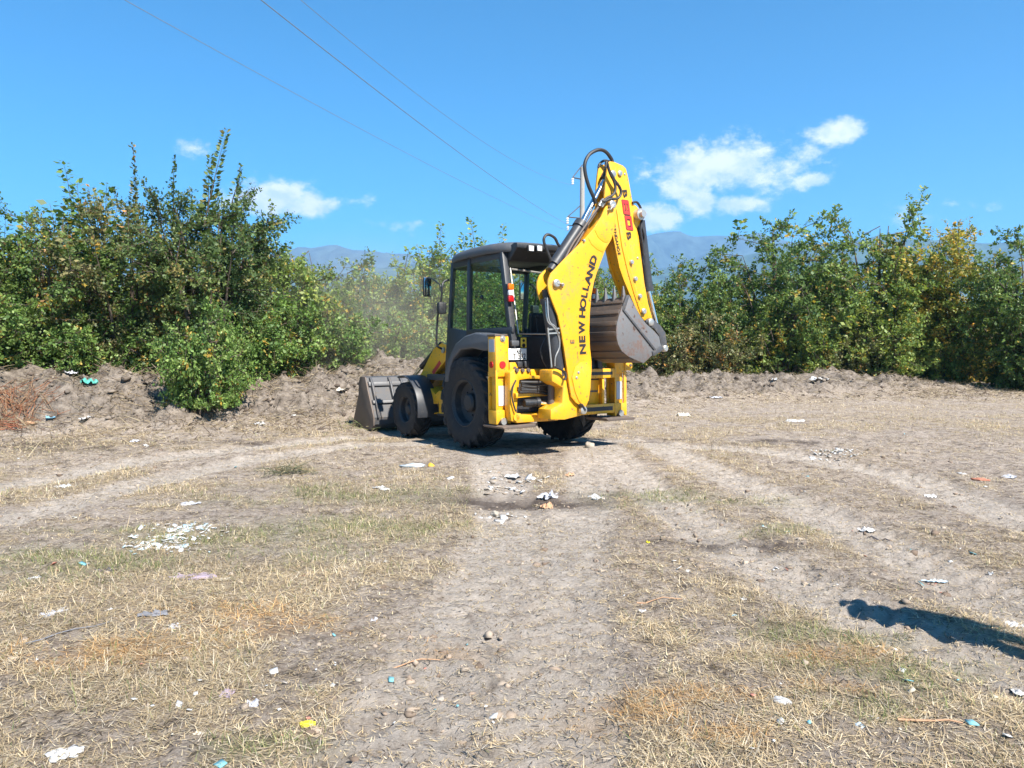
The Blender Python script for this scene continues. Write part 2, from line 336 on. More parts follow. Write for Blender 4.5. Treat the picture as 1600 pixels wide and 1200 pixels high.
def height(x, y, F=None):
    berm, bm, tr, lug, bare = F if F is not None else fields(x, y)
    z = .10 * (fbm(x, y, 7, 3, seed=1) - .5) + .03 * (fbm(x, y, 1.3, 3, seed=2) - .5)
    z = z -   .035 * tr + .015 * np.clip(lug * 2.2, -1, .9)
    dirt = np.clip(np.maximum(np.maximum(bm, tr * .5), bare * .6), 0, 1)
    cl = fbm(x, y, .5, 5, .62, seed=5)
    z = z + berm + bm * (.75 * (cl - .5) + .22 * (.25 - np.abs(fbm(x, y, .42, 4, .62, seed=15) - .5) * 2)) + (.045 + .075 * dirt * (1 - .4 * tr)) * (fbm(x, y, .17, 3, .65, seed=6) - .5)
    gx, gy = ground_point(810, 776); z = z - (.10 + .16 * (cl - .5)) * np.exp(-(((x - gx) / .75) ** 2 + ((y - gy) / .4) ** 2))
    lx, ly = to_machine(x, y)                                   # packed flat under the machine's wheels
    m = (1 - sstep(2.6, 3.6, lx)) * sstep(-2.2, -1.2, lx) * (1 - sstep(1.3, 2.2, np.abs(ly)))
    z = z * (1 - m) + m * (-lx * math.tan(MPITCH) + .012 * (cl - .5) * 2 - .012)
    return z
def h1(x, y): return float(height(np.array([x]), np.array([y]))[0])
def ray_ground(px, py):
    d = pix_dir(px, py); t = np.arange(2, 45, .015) / d.y; x, y, zr = d.x * t, d.y * t, CAMH + d.z * t
    i = np.argmax(height(x, y) >= zr); return float(x[i]), float(y[i])
def cover_of(x, y, F=None):
    """share of ground hidden by grass"""
    berm, bm, tr, lug, bare = F if F is not None else fields(x, y)
    n = .6 * fbm(x, y, 1.1, 4, .6, seed=12) + .4 * fbm(x, y, .28, 3, .6, seed=13)
    c = sstep(.40, .64, n + .055) * (1 - .78 * tr) * (1 - .72 * bare) * (1 - .7 * bm) * (1 - .35 * sstep(13, 19, y))
    return np.clip(np.maximum(c, patch(x, y, GREEN, 1.0) * sstep(.3, .6, n + .1)), 0, 1)

def hollow(x, y):
    ax_, ay_ = ground_point(815, 778); return np.clip(1.5 * np.exp(-(((x - ax_) / .85) ** 2 + ((y - ay_) / .38) ** 2)), 0, 1)
def axis_vals(parts):
    out = [parts[0][0]]
    for a, b, s in parts:
        n = max(1, round((b - a) / s)); out += list(a + (b - a) * (np.arange(n) + 1) / n)
    return np.array(out)
XS = np.concatenate([[-5800, -3000, -1000, -400, -150, -70, -40], axis_vals([(-24, -9, .14), (-9, 9, .05), (9, 24, .14)]), [40, 70, 150, 400, 1000, 3000, 5800]])
YS = np.concatenate([[-350, -180, -60, -20, -6, -1, 1], axis_vals([(1.8, 6, .032), (6, 13, .05), (13, 20, .07), (20, 28, .11), (28, 32, .3)]), [34, 38, 45, 60, 90, 150, 400, 1200, 3000, 5900]])
gx, gy = np.meshgrid(XS, YS); fx, fy = gx.ravel(), gy.ravel()
F = fields(fx, fy); gz = height(fx, fy, F); cov = cover_of(fx, fy, F)
nx, ny = len(XS), len(YS)
idx = np.arange(nx * ny).reshape(ny, nx)
faces = np.stack([idx[:-1, :-1], idx[:-1, 1:], idx[1:, 1:], idx[1:, :-1]], -1).reshape(-1, 4)
gme = np_mesh('ground', np.stack([fx, fy, gz], 1), faces, {'cover': cov, 'damp': np.maximum(patch(fx, fy, DAMP, 1.0) * sstep(.38, .62, fbm(fx, fy, .35, 4, .65, seed=51)), hollow(fx, fy) * sstep(.16, .40, fbm(fx, fy, .3, 4, .65, seed=52))), 'green': patch(fx, fy, GREEN, 1.0), 'rust': patch(fx, fy, RUST, 1.0), 'spoil': F[1], 'track': F[2]}, smooth=True)
def ground_mat():
    m, nt, b = new_mat('dry_field_soil')
    def at(n): return mk(nt, 'ShaderNodeAttribute', attribute_name=n).outputs['Fac']
    def mix(a, bcol, fac, mult=1):
        x = mk(nt, 'ShaderNodeMix', data_type='RGBA')
        if isinstance(a, tuple): x.inputs['A'].default_value = (*a, 1)
        else: nt.links.new(a, x.inputs['A'])
        if isinstance(bcol, tuple): x.inputs['B'].default_value = (*bcol, 1)
        else: nt.links.new(bcol, x.inputs['B'])
        if mult != 1:
            mm = mk(nt, 'ShaderNodeMath', operation='MULTIPLY'); nt.links.new(fac, mm.inputs[0]); mm.inputs[1].default_value = mult; fac = mm.outputs[0]
        nt.links.new(fac, x.inputs['Factor']); return x.outputs['Result']
    dirt = ramp(nt, noise(nt, 1.1, 8, .65), [(.3, (.29, .24, .20)), (.5, (.42, .36, .305)), (.7, (.55, .48, .42))])
    grit = ramp(nt, noise(nt, 30, 9, .82), [(.38, (.09, .07, .055)), (.46, (.37, .31, .26)), (.57, (.56, .485, .42)), (.66, (.70, .62, .545))])
    c = mix(dirt, grit, mk(nt, 'ShaderNodeValue').outputs[0]); nt.nodes[-1]
    for n in nt.nodes:
        if n.type == 'VALUE': n.outputs[0].default_value = .62
    straw = ramp(nt, noise(nt, 55, 4, .75), [(.36, (.15, .11, .075)), (.5, (.41, .32, .215)), (.64, (.60, .50, .36))])
    pale = ramp(nt, noise(nt, 11, 8, .72), [(.34, (.33, .275, .23)), (.48, (.52, .455, .39)), (.64, (.64, .57, .50))])
    c = mix(c, straw, at('cover'), .5)
    mott = ramp(nt, noise(nt, 6.5, 8, .74, dist=.6), [(.37, (.38, .355, .33)), (.47, (.80, .765, .735)), (.60, (1.03, 1.0, .97))])
    mu = mk(nt, 'ShaderNodeMix', data_type='RGBA', blend_type='MULTIPLY'); mu.inputs['Factor'].default_value = 1; nt.links.new(c, mu.inputs['A']); nt.links.new(mott, mu.inputs['B']); c = mu.outputs['Result']
    c = mix(c, pale, at('track'), .55)
    c = mix(c, (.15, .17, .06), at('green'), .3)
    c = mix(c, (.40, .24, .11), at('rust'), .4)
    spoil = ramp(nt, noise(nt, 5, 10, .78), [(.37, (.072, .058, .047)), (.5, (.20, .165, .135)), (.62, (.32, .27, .225))])
    c = mix(c, spoil, at('spoil'), .92)
    c = mix(c, (.07, .052, .045), at('damp'), .85)
    nt.links.new(c, b.inputs['Base Color']); b.inputs['Roughness'].default_value = .95; b.inputs['Specular IOR Level'].default_value = .15
    bump(nt, b, noise(nt, 26, 10, .8), 1.0, .045)
    return m
ground = link('ground', gme, ground_mat()); props(ground, 'dry trampled field of grey dirt and straw with wheel tracks', 'ground', kind='structure')

# ------------------------------------------------------------------ far mountains and the air before them
def mountain(name, dist, prof, depth, col, label, rough):
    """prof: skyline as (pixel column, pixel row)"""
    px = np.arange(-1500, 3100, 12.0); py = np.interp(px, [p[0] for p in prof], [p[1] for p in prof])
    py = py + (fbm(px, px * 0, 60, 4, seed=21 + rough) - .5) * 9
    X = (px - 800) / FOC * dist; H = (HOR - py) / FOC * dist + CAMH
    rows = np.linspace(-1, 1, 41); V = []
    for t in rows:
        yy = dist + t * depth + (fbm(X, X * 0 + 3, 600, 3, seed=31) - .5) * depth * .3
        g = 1 - abs(t) ** 1.1
        n = fbm(X, yy, 420, 5, .55, seed=33 + rough)
        V.append(np.stack([X, yy, H * g * (1 - (1 - g) * .0) * (1 + (n - .5) * 1.2 * min(1, abs(t) * 4)) - 3], 1))
    V = np.concatenate(V); n = len(px); idx = np.arange(len(V)).reshape(-1, n)
    Fc = np.stack([idx[:-1, :-1], idx[:-1, 1:], idx[1:, 1:], idx[1:, :-1]], -1).reshape(-1, 4)
    m, nt, b = new_mat(name + '_woods'); c = ramp(nt, noise(nt, .012, 8, .7), [(.35, tuple(v * .4 for v in col)), (.65, tuple(v * 2.2 for v in col))])
    nt.links.new(c, b.inputs['Base Color']); b.inputs['Roughness'].default_value = 1; b.inputs['Specular IOR Level'].default_value = 0
    return props(link(name, np_mesh(name, V, Fc, smooth=True), m), label, 'mountain', kind='structure')
mountain('mountains', 4200, [(-1500, 410), (-300, 428), (0, 415), (200, 420), (420, 405), (495, 389), (525, 381), (548, 389), (590, 394), (620, 399), (700, 405), (800, 398), (900, 388), (1000, 374), (1045, 363), (1075, 371), (1130, 373), (1180, 369), (1240, 380), (1400, 392), (1600, 396), (2000, 390), (3100, 420)], 1100, (.03, .045, .04), 'high hazy blue mountain ridge on the horizon', 0)
mountain('foothills', 2700, [(-1500, 440), (0, 446), (300, 440), (560, 425), (640, 412), (760, 430), (1000, 425), (1130, 405), (1230, 385), (1330, 378), (1400, 374), (1480, 373), (1530, 380), (1585, 374), (1700, 372), (2200, 385), (3100, 420)], 700, (.03, .05, .03), 'lower wooded blue-green hills before the mountains', 5)

hz = MB().box((-6000, -400, -6), (6000, 6100, 690)).build('haze', None, smooth=False)
m, nt, b = new_mat('haze_air'); nt.nodes.remove(b)
pv = mk(nt, 'ShaderNodeVolumePrincipled'); pv.inputs['Color'].default_value = (.34, .62, 1, 1); pv.inputs['Density'].default_value = 2.0e-4; pv.inputs['Anisotropy'].default_value = .1
nt.links.new(pv.outputs[0], nt.nodes['Material Output'].inputs['Volume']); hz.data.materials.append(m); props(hz, kind='stuff', label='thin pale summer haze over the whole field')

# ------------------------------------------------------------------ the backhoe loader
def mach_frame():
    c, s = math.cos(MPITCH), math.sin(MPITCH); Hd = Vector((-math.sin(TH), math.cos(TH), 0)); Lf = Vector((-math.cos(TH), -math.sin(TH), 0)); Up = Vector((0, 0, 1))
    return Matrix((Hd * c - Up * s, Lf, Hd * s + Up * c)).transposed()
MROT = mach_frame(); MINV = MROT.inverted(); MORG = Vector((MX, MY, 0))
_cl = MINV @ (Vector((0, 0, CAMH)) - MORG)
def U(px, py, axis, val):
    """where a line of sight meets the machine's own plane axis=val (x forward, y left, z up)"""
    d = MINV @ pix_dir(px, py); t = (val - _cl[axis]) / d[axis]; return _cl + d * t
def RP(pts, x): return [(p.y, p.z) for p in (U(a, b, 0, x) for a, b in pts)]
def SP(pts, y): return [(p.x, p.z) for p in (U(a, b, 1, y) for a, b in pts)]

root = empty('backhoe_loader', MORG); root.rotation_euler = MROT.to_euler()
props(root, 'yellow backhoe loader with folded digging arm and black cab', 'backhoe loader')
Y_, K_, D_ = M['yellow'], M['black'], M['dark']

def text_part(parent, name, mat, items, x, dep=.004):
    """flat letters on a plane facing the rear; items: (char, pixel x, pixel y, reading angle in degrees in the picture, height m, width stretch)"""
    V, Fc = [], []
    for ch, px, py, ang, hgt, st, bold in items:
        cu = bpy.data.curves.new('t', 'FONT'); cu.body = ch; cu.size = 1; cu.align_x = 'CENTER'; cu.align_y = 'CENTER'; cu.offset = bold; cu.extrude = .02; cu.resolution_u = 3
        ob = bpy.data.objects.new('t', cu); COL.objects.link(ob); dg = bpy.context.evaluated_depsgraph_get()
        me = bpy.data.meshes.new_from_object(ob.evaluated_get(dg)); vs = [v.co.copy() for v in me.vertices]
        ys = [v.y for v in vs]; cy = (max(ys) + min(ys)) / 2; sc = hgt / (max(ys) - min(ys)) if len(ch) == 1 else hgt / .7
        c = U(px, py, 0, x); a = R(ang); rt = Vector((0, -math.cos(a), math.sin(a))); up = Vector((0, math.sin(a), math.cos(a)))
        b0 = len(V); V += [c + rt * v.x * sc * st + up * (v.y - cy) * sc + Vector((-1, 0, 0)) * (v.z / .02 * dep + dep) for v in vs]
        Fc += [tuple(b0 + i for i in p.vertices) for p in me.polygons]
        bpy.data.objects.remove(ob); bpy.data.curves.remove(cu); bpy.data.meshes.remove(me)
    mb = MB(); mb.add(V, Fc); return mb.build(name, mat, parent, smooth=False)

# wheels
def wheel(name, cx, cy, rad, wid, rimr, nlug, side, label):
    w = empty(name, (cx, cy, rad), root)
    h = wid / 2
    prof = [(rimr, -h * .8), (rimr * 1.12, -h * .92), (rad * .80, -h), (rad * .90, -h * .93), (rad * .945, -h * .7), (rad * .955, 0), (rad * .945, h * .7), (rad * .90, h * .93), (rad * .80, h), (rimr * 1.12, h * .92), (rimr, h * .8)]
    t = MB().lathe(prof, (0, 0, 0), 1, 56)
    for k in range(nlug):
        for sd in (-1, 1):                                       # slanting tractor lugs, shoulder to centre line
            a0 = 2 * math.pi * (k + (.5 if sd > 0 else 0)) / nlug; da = 2 * math.pi / nlug
            pr = []
            for (f, lat, r0, r1) in ((0, .03, .95, 1.0), (.34, .5, .945, .998), (.62, .86, .91, .985), (.80, 1.02, .84, .93)):
                pr.append((a0 - f * da * 1.5, sd * lat * h, r0 * rad * .985, r1 * rad))
            wd = da * .22; vs = []
            for a, l, r0, r1 in pr:
                for aa, rr in ((a - wd, r0), (a - wd * .8, r1), (a + wd * .8, r1), (a + wd, r0)): vs.append((rr * math.cos(aa), l, rr * math.sin(aa)))
            n = len(pr); fs = [(0, 1, 2, 3), (4 * n - 1, 4 * n - 2, 4 * n - 3, 4 * n - 4)]
            for i in range(n - 1):
                for j in range(4): fs.append((4 * i + j, 4 * i + (j + 1) % 4, 4 * i + 4 + (j + 1) % 4, 4 * i + 4 + j))
            t.add(vs, fs)
    t.build('tyre', M['rubber'], w, ang=40)
    o = side; rp = [(rimr * 1.0, -h * .85), (rimr * 1.04, -h * .8), (rimr * .97, -h * .6), (rimr * .95, h * .6), (rimr * 1.04, h * .84), (rimr * 1.0, h * .87), (rimr * .90, h * .70), (rimr * .86, h * .25), (rimr * .7, h * .12), (rimr * .42, h * .14), (0.001, h * .14)]
    MB().lathe([(r, l * o) for r, l in rp], (0, 0, 0), 1, 48).build('rim', M['rim'], w)
    hb = MB().lathe([(rimr * .40, o * h * .1), (rimr * .39, o * h * .42), (rimr * .30, o * h * .55), (.001, o * h * .57)], (0, 0, 0), 1, 32)
    for k in range(8):
        a = 2 * math.pi * k / 8; c = (rimr * .55 * math.cos(a), o * h * .12, rimr * .55 * math.sin(a)); hb.cyl(c, (c[0], o * h * .22, c[2]), rimr * .045, 6)
    hb.build('hub', M['rim'], w)
    return w
wheel('rear_wheel', 0, .88, .71, .44, .36, 19, 1, ''); wheel('rear_wheel', 0, -.88, .71, .44, .36, 19, -1, '')
wheel('front_wheel', 2.15, .86, .49, .33, .235, 17, 1, ''); wheel('front_wheel', 2.15, -.86, .49, .33, .235, 17, -1, '')

# chassis, axles, hood
MB().box((-.95, -.36, .50), (2.6, .36, .86)).build('chassis', D_, root, .02)
ax = MB().cyl((0, -.7, .71), (0, .7, .71), .13); ax.lathe([(.001, -.25), (.24, -.2), (.28, 0), (.24, .2), (.001, .25)], (0, 0, .71), 1, 24); ax.build('rear_axle', D_, root)
ax = MB().cyl((2.15, -.72, .49), (2.15, .72, .49), .08); ax.box((2.02, -.22, .38), (2.28, .22, .62)); ax.build('front_axle', D_, root)
MB().prism([(.98, .86), (2.42, .80), (2.45, 1.18), (2.36, 1.30), (1.7, 1.38), (.98, 1.44)], 1, -.36, .36).build('hood', Y_, root, .05, seg=3)
gr = MB()
for k in range(6): gr.box((2.44, -.28, .84 + k * .055), (2.475, .28, .87 + k * .055))
gr.build('grille', K_, root, .004)
for sd in (1, -1):
    if sd == 1: pts = SP([(669.5, 604), (680, 616), (686.7, 610), (698, 615.7), (694, 621), (698, 630), (696, 637), (699.5, 646.6), (672, 646.6), (685, 644), (685, 631), (678, 631), (671, 636), (669, 632)], .74)
    MB().prism(pts, 1, sd * .42, sd * .74).build('side_tank', Y_, root, .008)
    MB().prism([(.92, 1.02), (1.72, 1.02), (1.72, 1.12), (.92, 1.12)], 1, sd * .36, sd * .78).build('footplate', D_, root, .01)
    st = MB().box((1.0, sd * .60 - .16, .42), (1.42, sd * .60 + .16, .45)); st.box((1.02, sd * .60 - .14, .45), (1.05, sd * .60 + .14, .66)); st.box((1.37, sd * .60 - .14, .45), (1.40, sd * .60 + .14, .66)); st.build('cab_step', D_, root, .005)

# mudguards
for sd in (1, -1):
    outer = [(.52, 1.02), (.47, 1.22), (.37, 1.40), (.15, 1.62), (-.13, 1.735), (-.42, 1.775), (-.86, 1.73), (-.90, 1.68), (-.90, 1.50), (-.62, 1.50), (-.36, 1.54), (0, 1.52), (.24, 1.38), (.36, 1.18), (.40, 1.02)]
    MB().prism(outer, 1, sd * .66, sd * 1.12).build('rear_mudguard', M['cabgrey'], root, .03, seg=3)
    arc = [(2.15 + .60 * math.cos(R(a)), .50 + .60 * math.sin(R(a))) for a in range(72, 200, 8)]; inn = [(2.15 + .575 * math.cos(R(a)), .50 + .575 * math.sin(R(a))) for a in range(72, 200, 8)]
    f = MB().prism(arc + inn[::-1], 1, sd * .66, sd * 1.05); f.beam((2.15, sd * .62, .9), (2.15, sd * .8, 1.08), .05, .05); f.build('front_mudguard', D_, root, .006, ang=50)

# cab
def pillar(name, p, q, w, d): return MB().beam(p, q, w, d, (1, 0, 0)).build(name, D_, root, .012)
for sd in (1, -1):
    pillar('cab_pillar', (1.03, sd * .77, 1.02), (.80, sd * .74, 2.96), .07, .075)
    pillar('cab_pillar', (.27, sd * .80, 1.35), (.25, sd * .76, 2.96), .07, .085)
    pillar('cab_pillar', (-1.04, sd * .79, 1.10), (-.66, sd * .75, 2.96), .10, .10)
    MB().beam((.80, sd * .745, 2.92), (-.66, sd * .755, 2.92), .06, .12).build('cab_rail', D_, root, .01); rl = MB().beam((.27, sd * .80, 1.80), (-.98, sd * .80, 1.80), .05, .09); rl.build('cab_rail', D_, root, .01)
    dp = [(1.0, 1.02), (.98, 1.55), (.93, 1.90), (.30, 1.82), (.30, 1.66), (.46, 1.40), (.56, 1.02)]
    door = MB().prism(dp, 1, sd * .755, sd * .80).build('door_panel', D_, root, .01)
    MB().beam((.34, sd * .83, 1.95), (.34, sd * .83, 2.10), .03, .03).build('handle', K_, door, .006)
    MB().prism([(.93, 1.92), (.77, 2.88), (.29, 2.88), (.31, 1.86)], 1, sd * .765, sd * .771).build('door_window', M['glass'], root, smooth=False)
    sw = MB().prism([(.23, 1.85), (.21, 2.88), (-.61, 2.88), (-.84, 1.85)], 1, sd * .775, sd * .781).build('side_window', M['glass'], root, smooth=False)
    hd = MB().lathe([(.001, .0), (.035, .0), (.035, .02), (.02, .035), (.001, .035)], (-.12, sd * .78, 2.33), 1, 16); hd.build('window_latch', K_, sw)
    MB().beam((.10, sd * .79, 2.50), (.10, sd * .79, 2.84), .02, .03).build('window_stay', K_, sw)
MB().add([(1.02, -.72, 1.45), (1.02, .72, 1.45), (.82, .70, 2.86), (.82, -.70, 2.86)], [(0, 1, 2, 3)]).build('windscreen', M['glass'], root, smooth=False)
MB().beam((.84, -.74, 2.90), (.84, .74, 2.90), .08, .12).build('windscreen_frame', D_, root, .01); fr = MB().beam((1.02, -.75, 1.38), (1.02, .75, 1.38), .08, .16); fr.build('windscreen_frame', D_, root, .01)
MB().box((-1.0, -.78, 1.00), (1.0, .78, 1.07)).build('cab_floor', K_, root, .01)
MB().add([(-1.06, -.76, 1.03), (-1.06, .76, 1.03), (-.945, .76, 1.70), (-.945, -.76, 1.70), (-1.02, -.76, 1.03), (-1.02, .76, 1.03), (-.905, .76, 1.70), (-.905, -.76, 1.70)], [(0, 1, 2, 3), (7, 6, 5, 4), (0, 4, 5, 1), (1, 5, 6, 2), (2, 6, 7, 3), (3, 7, 4, 0)]).build('rear_panel', K_, root, .01)
MB().box((-.95, -.66, .86), (-.6, .66, 1.03)).build('rear_body', D_, root, .01)
rw = MB().tube([(-.96, .70, 1.74), (-.96, -.70, 1.74)], .012, 8); rw.tube([(-.96, .70, 1.74), (-.73, .67, 2.72)], .012, 8); rw.tube([(-.96, -.70, 1.74), (-.73, -.67, 2.72)], .012, 8); rw.tube([(-.76, .67, 2.70), (-.62, -.67, 2.66)], .016, 8); rw.build('rear_window_rail', M['pin'], root)
# roof: a moulded cap, drooping towards the front
def roof():
    n = 48; mb = MB(); cx, a, b_ = .06, 1.02, .87; rings = []
    def rim(x): return 2.965 - .055 * max(0, x - .1) ** 2 - .02 * max(0, -x - .2)
    for scl, dz in ((.90, .0), (.985, -.005), (1, .02), (1, .07), (.975, .115), (.90, .145), (.6, .175), (.25, .185)):
        r = []
        for k in range(n):
            t = 2 * math.pi * k / n; c, s = math.cos(t), math.sin(t)
            x = cx + a * scl * abs(c) ** .45 * (1 if c > 0 else -1); y = b_ * scl * abs(s) ** .45 * (1 if s > 0 else -1)
            if x > .3: y *= 1 - .10 * (x - .3)
            r.append((x, y, rim(x) + dz))
        rings.append(r)
    mb.add([p for r in rings for p in r], [(i * n + k, i * n + (k + 1) % n, (i + 1) * n + (k + 1) % n, (i + 1) * n + k) for i in range(len(rings) - 1) for k in range(n)] + [tuple(range(n)), tuple(range((len(rings) - 1) * n, len(rings) * n))[::-1]])
    return mb.build('cab_roof', M['cabgrey'], root, ang=45)
rf = roof()
MB().prism([(-.62, 2.80), (-.80, 2.82), (-.985, 2.99), (-.985, 3.06), (-.90, 3.07), (-.62, 2.98)], 1, -.72, .72).build('rear_header', K_, rf, .012)
for px in (828, 841, 905, 917):
    c = U(px, 388.5, 0, -.995); l = MB().box((-1.03, c.y - .055, c.z - .05), (-.99, c.y + .055, c.z + .05)).build('work_light', K_, root, .012)
    MB().box((-1.036, c.y - .042, c.z - .038), (-1.028, c.y + .042, c.z + .038)).build('lens', M['clear'], l, .004)
# inside the cab
st = empty('driver_seat', (0, 0, 0), root)
MB().box((-.55, -.26, 1.30), (.0, .26, 1.46)).build('cushion', M['seat'], st, .05, seg=3)
MB().prism([(-.48, 1.44), (-.62, 1.46), (-.72, 2.02), (-.66, 2.08), (-.58, 2.06)], 1, -.25, .25).build('backrest', M['seat'], st, .05, seg=3)
MB().box((-.45, -.2, 1.07), (-.1, .2, 1.30)).build('pedestal', K_, st, .02)
for sd in (1, -1): MB().box((-.5, sd * .32 - .04, 1.58), (-.12, sd * .32 + .04, 1.66)).build('armrest', M['seat'], st, .02)
stw = empty('steering_wheel', (.42, .08, 1.84), root); stw.rotation_euler = (0, R(-28), 0)
w = MB(); w.tube([(.20 * math.cos(t), .20 * math.sin(t), 0) for t in np.linspace(0, 2 * math.pi, 33)], .016, 8, False); w.build('wheel_rim', K_, stw)
w = MB()
for k in range(3): w.cyl((0, 0, -.02), (.2 * math.cos(k * 2.1), .2 * math.sin(k * 2.1), 0), .012, 6)
w.cyl((0, 0, -.6), (0, 0, .01), .035, 10); w.build('column', K_, stw)
MB().prism([(.60, 1.07), (.98, 1.07), (.98, 1.60), (.80, 1.72), (.62, 1.62)], 1, -.32, .32).build('dashboard', K_, root, .03)
for y0 in (.28, -.28): MB().box((-.90, y0 - .14, 1.07), (-.62, y0 + .14, 1.72)).build('lever_console', K_, root, .03)
for y0 in (.34, .22, -.22, -.34):
    lv = MB().tube([(-.78, y0, 1.72), (-.76, y0, 2.0)], .010, 6); lv.lathe([(.001, -.035), (.024, -.02), (.026, .01), (.001, .04)], (-.76, y0, 2.02), 2, 10); lv.build('control_lever', K_, root)
# lamps on the rear pillars, plate, stickers, mirrors
for sd in (1, -1):
    p = Vector((-.86, sd * .80, 2.35)); lp = empty('lamp_cluster', p, root); lp.scale = (.85, .85, .85)
    MB().box((-.05, -.055, -.16), (.02, .055, .14)).build('housing', K_, lp, .01)
    MB().box((-.105, -.055, .035), (-.045, .055, .14)).build('lens', M['amber'], lp, .02); MB().box((-.10, -.05, -.06), (-.045, .05, .03)).build('lens', M['clear'], lp, .015); MB().box((-.105, -.055, -.17), (-.045, .055, -.065)).build('lens', M['red'], lp, .02)
PX = -1.085
c0, c1 = U(794, 544.5, 0, PX), U(823, 562, 0, PX)
pl = MB().box((PX, c1.y, c1.z), (PX + .012, c0.y, c0.z)).build('number_plate', M['plate'], root, .003)
text_part(pl, 'plate_lettering', M['ink'], [('48', 810.5, 549.3, -3, .070, .8, .006), ('T', 803.5, 556.7, -3, .080, .9, .006), ('592', 815.3, 556.5, -3, .080, .8, .006)], PX, .002)
lb = MB(); a, b2 = U(798, 532, 0, -1.10), U(810, 540.5, 0, -1.10); lb.box((-1.13, b2.y, b2.z), (-1.06, a.y, a.z)); lb.build('plate_lamp', M['cabgrey'], root, .015)
a, b2 = U(813, 527.5, 0, -1.04), U(822, 543, 0, -1.04); sk = MB().box((-1.052, b2.y, b2.z), (-1.046, a.y, a.z)).build('warning_sticker', M['sticker'], root, .001)
mk_ = MB()
for yy, r in ((.30, .022), (.78, .03)):
    cz = b2.z + (a.z - b2.z) * (1 - yy); cy = (a.y + b2.y) / 2; mk_.lathe([(.001, -1.0545), (r, -1.0545), (r, -1.052), (.001, -1.052)], (0, cy, cz), 0, 12)
mk_.build('symbol', M['ink'], sk)
for (pa, pb) in (((806, 565), (815, 574)), ((817, 564), (824, 574))):
    a, b2 = U(*pa, 0, -1.10), U(*pb, 0, -1.10); MB().box((-1.15, b2.y, b2.z), (-1.07, a.y, a.z)).build('socket_box', D_, root, .012)
for sd in (1, -1):
    mr = empty('side_mirror', (0, 0, 0), root)
    def q(px, py, y=.98): p = U(px, py, 1, y); return (p.x, sd * p.y, p.z)
    MB().tube(smooth_path([q(702, 437, .82), q(694, 440, .9), q(691, 448, .95), q(689, 470, .95), q(684, 495, .95), q(682, 530, .95), q(684, 541, .92), q(690, 545, .84)], 4), .018, 8).build('grab_rail', K_, mr)
    MB().tube(smooth_path([q(669, 434), q(676, 436), q(688, 446, .96), q(689, 456, .95)], 4), .012, 8).build('arm', K_, mr)
    c = Vector(q(667.5, 448)); hs = MB().box((c.x - .02, c.y - .075 , c.z - .165), (c.x + .035, c.y + .075, c.z + .165)).build('housing', K_, mr, .025)
    MB().box((c.x - .026, c.y - .065, c.z - .15), (c.x - .019, c.y + .065, c.z + .15)).build('mirror_glass', M['mirror'], hs, .003)
    c = Vector(q(690, 481, .94)); MB().box((c.x - .05, c.y - .07, c.z - .10), (c.x + .05, c.y + .07, c.z + .09)).build('front_work_light', K_, mr, .02)

# front loader
for sd in (1, -1):
    arm = [(1.30, 1.62), (1.50, 1.66), (1.80, 1.56), (2.28, 1.12), (3.05, .78), (3.22, .60), (3.12, .48), (2.9, .56), (2.2, .84), (1.95, 1.00), (1.36, 1.36)]
    la = MB().prism(arm, 1, sd * .48, sd * .60).build('loader_arm', Y_, root, .012)
    MB().prism([(1.52, 1.30), (1.80, 1.10), (1.86, 1.155), (1.58, 1.355)], 1, sd * .601, sd * .605).build('red_stripe', M['redink'], la, smooth=False)
    MB().prism([(1.83, 1.075), (2.0, .955), (2.06, 1.02), (1.89, 1.13)], 1, sd * .601, sd * .605).build('black_stripe', M['ink'], la, smooth=False)
    lc = MB().cyl((1.60, sd * .54, 1.63), (2.35, sd * .54, 1.24), .055); lc.build('loader_cylinder', K_, root)
    MB().cyl((2.3, sd * .54, 1.265), (3.0, sd * .54, .90), .03).build('cylinder_rod', M['chrome'], root)
    MB().cyl((1.42, sd * .46, 1.53), (1.42, sd * .63, 1.53), .05).build('pivot_pin', M['pin'], root)
lbk = empty('loader_bucket', (0, 0, 0), root)
prof = [(3.62, 1.05), (3.52, 1.06), (3.42, 1.04), (3.33, .86), (3.14, .48), (3.07, .30), (3.08, .17), (3.16, .09), (3.4, .065), (4.02, .04)]
prin = [(x + .018 * (1 if z > .2 else .2), z + (.022 if z < .3 else .0)) for x, z in prof]
MB().prism(prof + prin[::-1], 1, -1.17, 1.17).build('shell', M['loadersteel'], lbk, ang=25)
for sd in (1, -1):
    MB().prism([(3.62, 1.06), (3.40, 1.05), (3.31, .84), (3.12, .46), (3.05, .30), (3.06, .15), (3.15, .07), (4.02, .025), (4.06, .08), (3.72, .72), (3.70, .95)], 1, sd * 1.17, sd * 1.2).build('side_plate', M['steelbrown'], lbk, .005)
MB().box((3.86, -1.2, .01), (4.12, 1.2, .034)).build('cutting_edge', M['steelbrown'], lbk, .004)
for y0 in (1.10, .72, .48, -.48, -.72, -1.10):
    MB().prism([(3.44, 1.035), (3.36, .88), (3.16, .48), (3.085, .30), (3.02, .30), (3.08, .52), (3.27, .93), (3.36, 1.04)], 1, y0 - .02, y0 + .02).build('rib', M['loadersteel'], lbk, .004)
for z0, z1, xx in ((.88, .96, 3.30), (.56, .62, 3.13)):
    MB().prism([(xx + .09, z0), (xx + .12, z1), (xx + .03, z1), (xx, z0)], 1, -1.16, 1.16).build('stiffener', M['loadersteel'], lbk, .006)

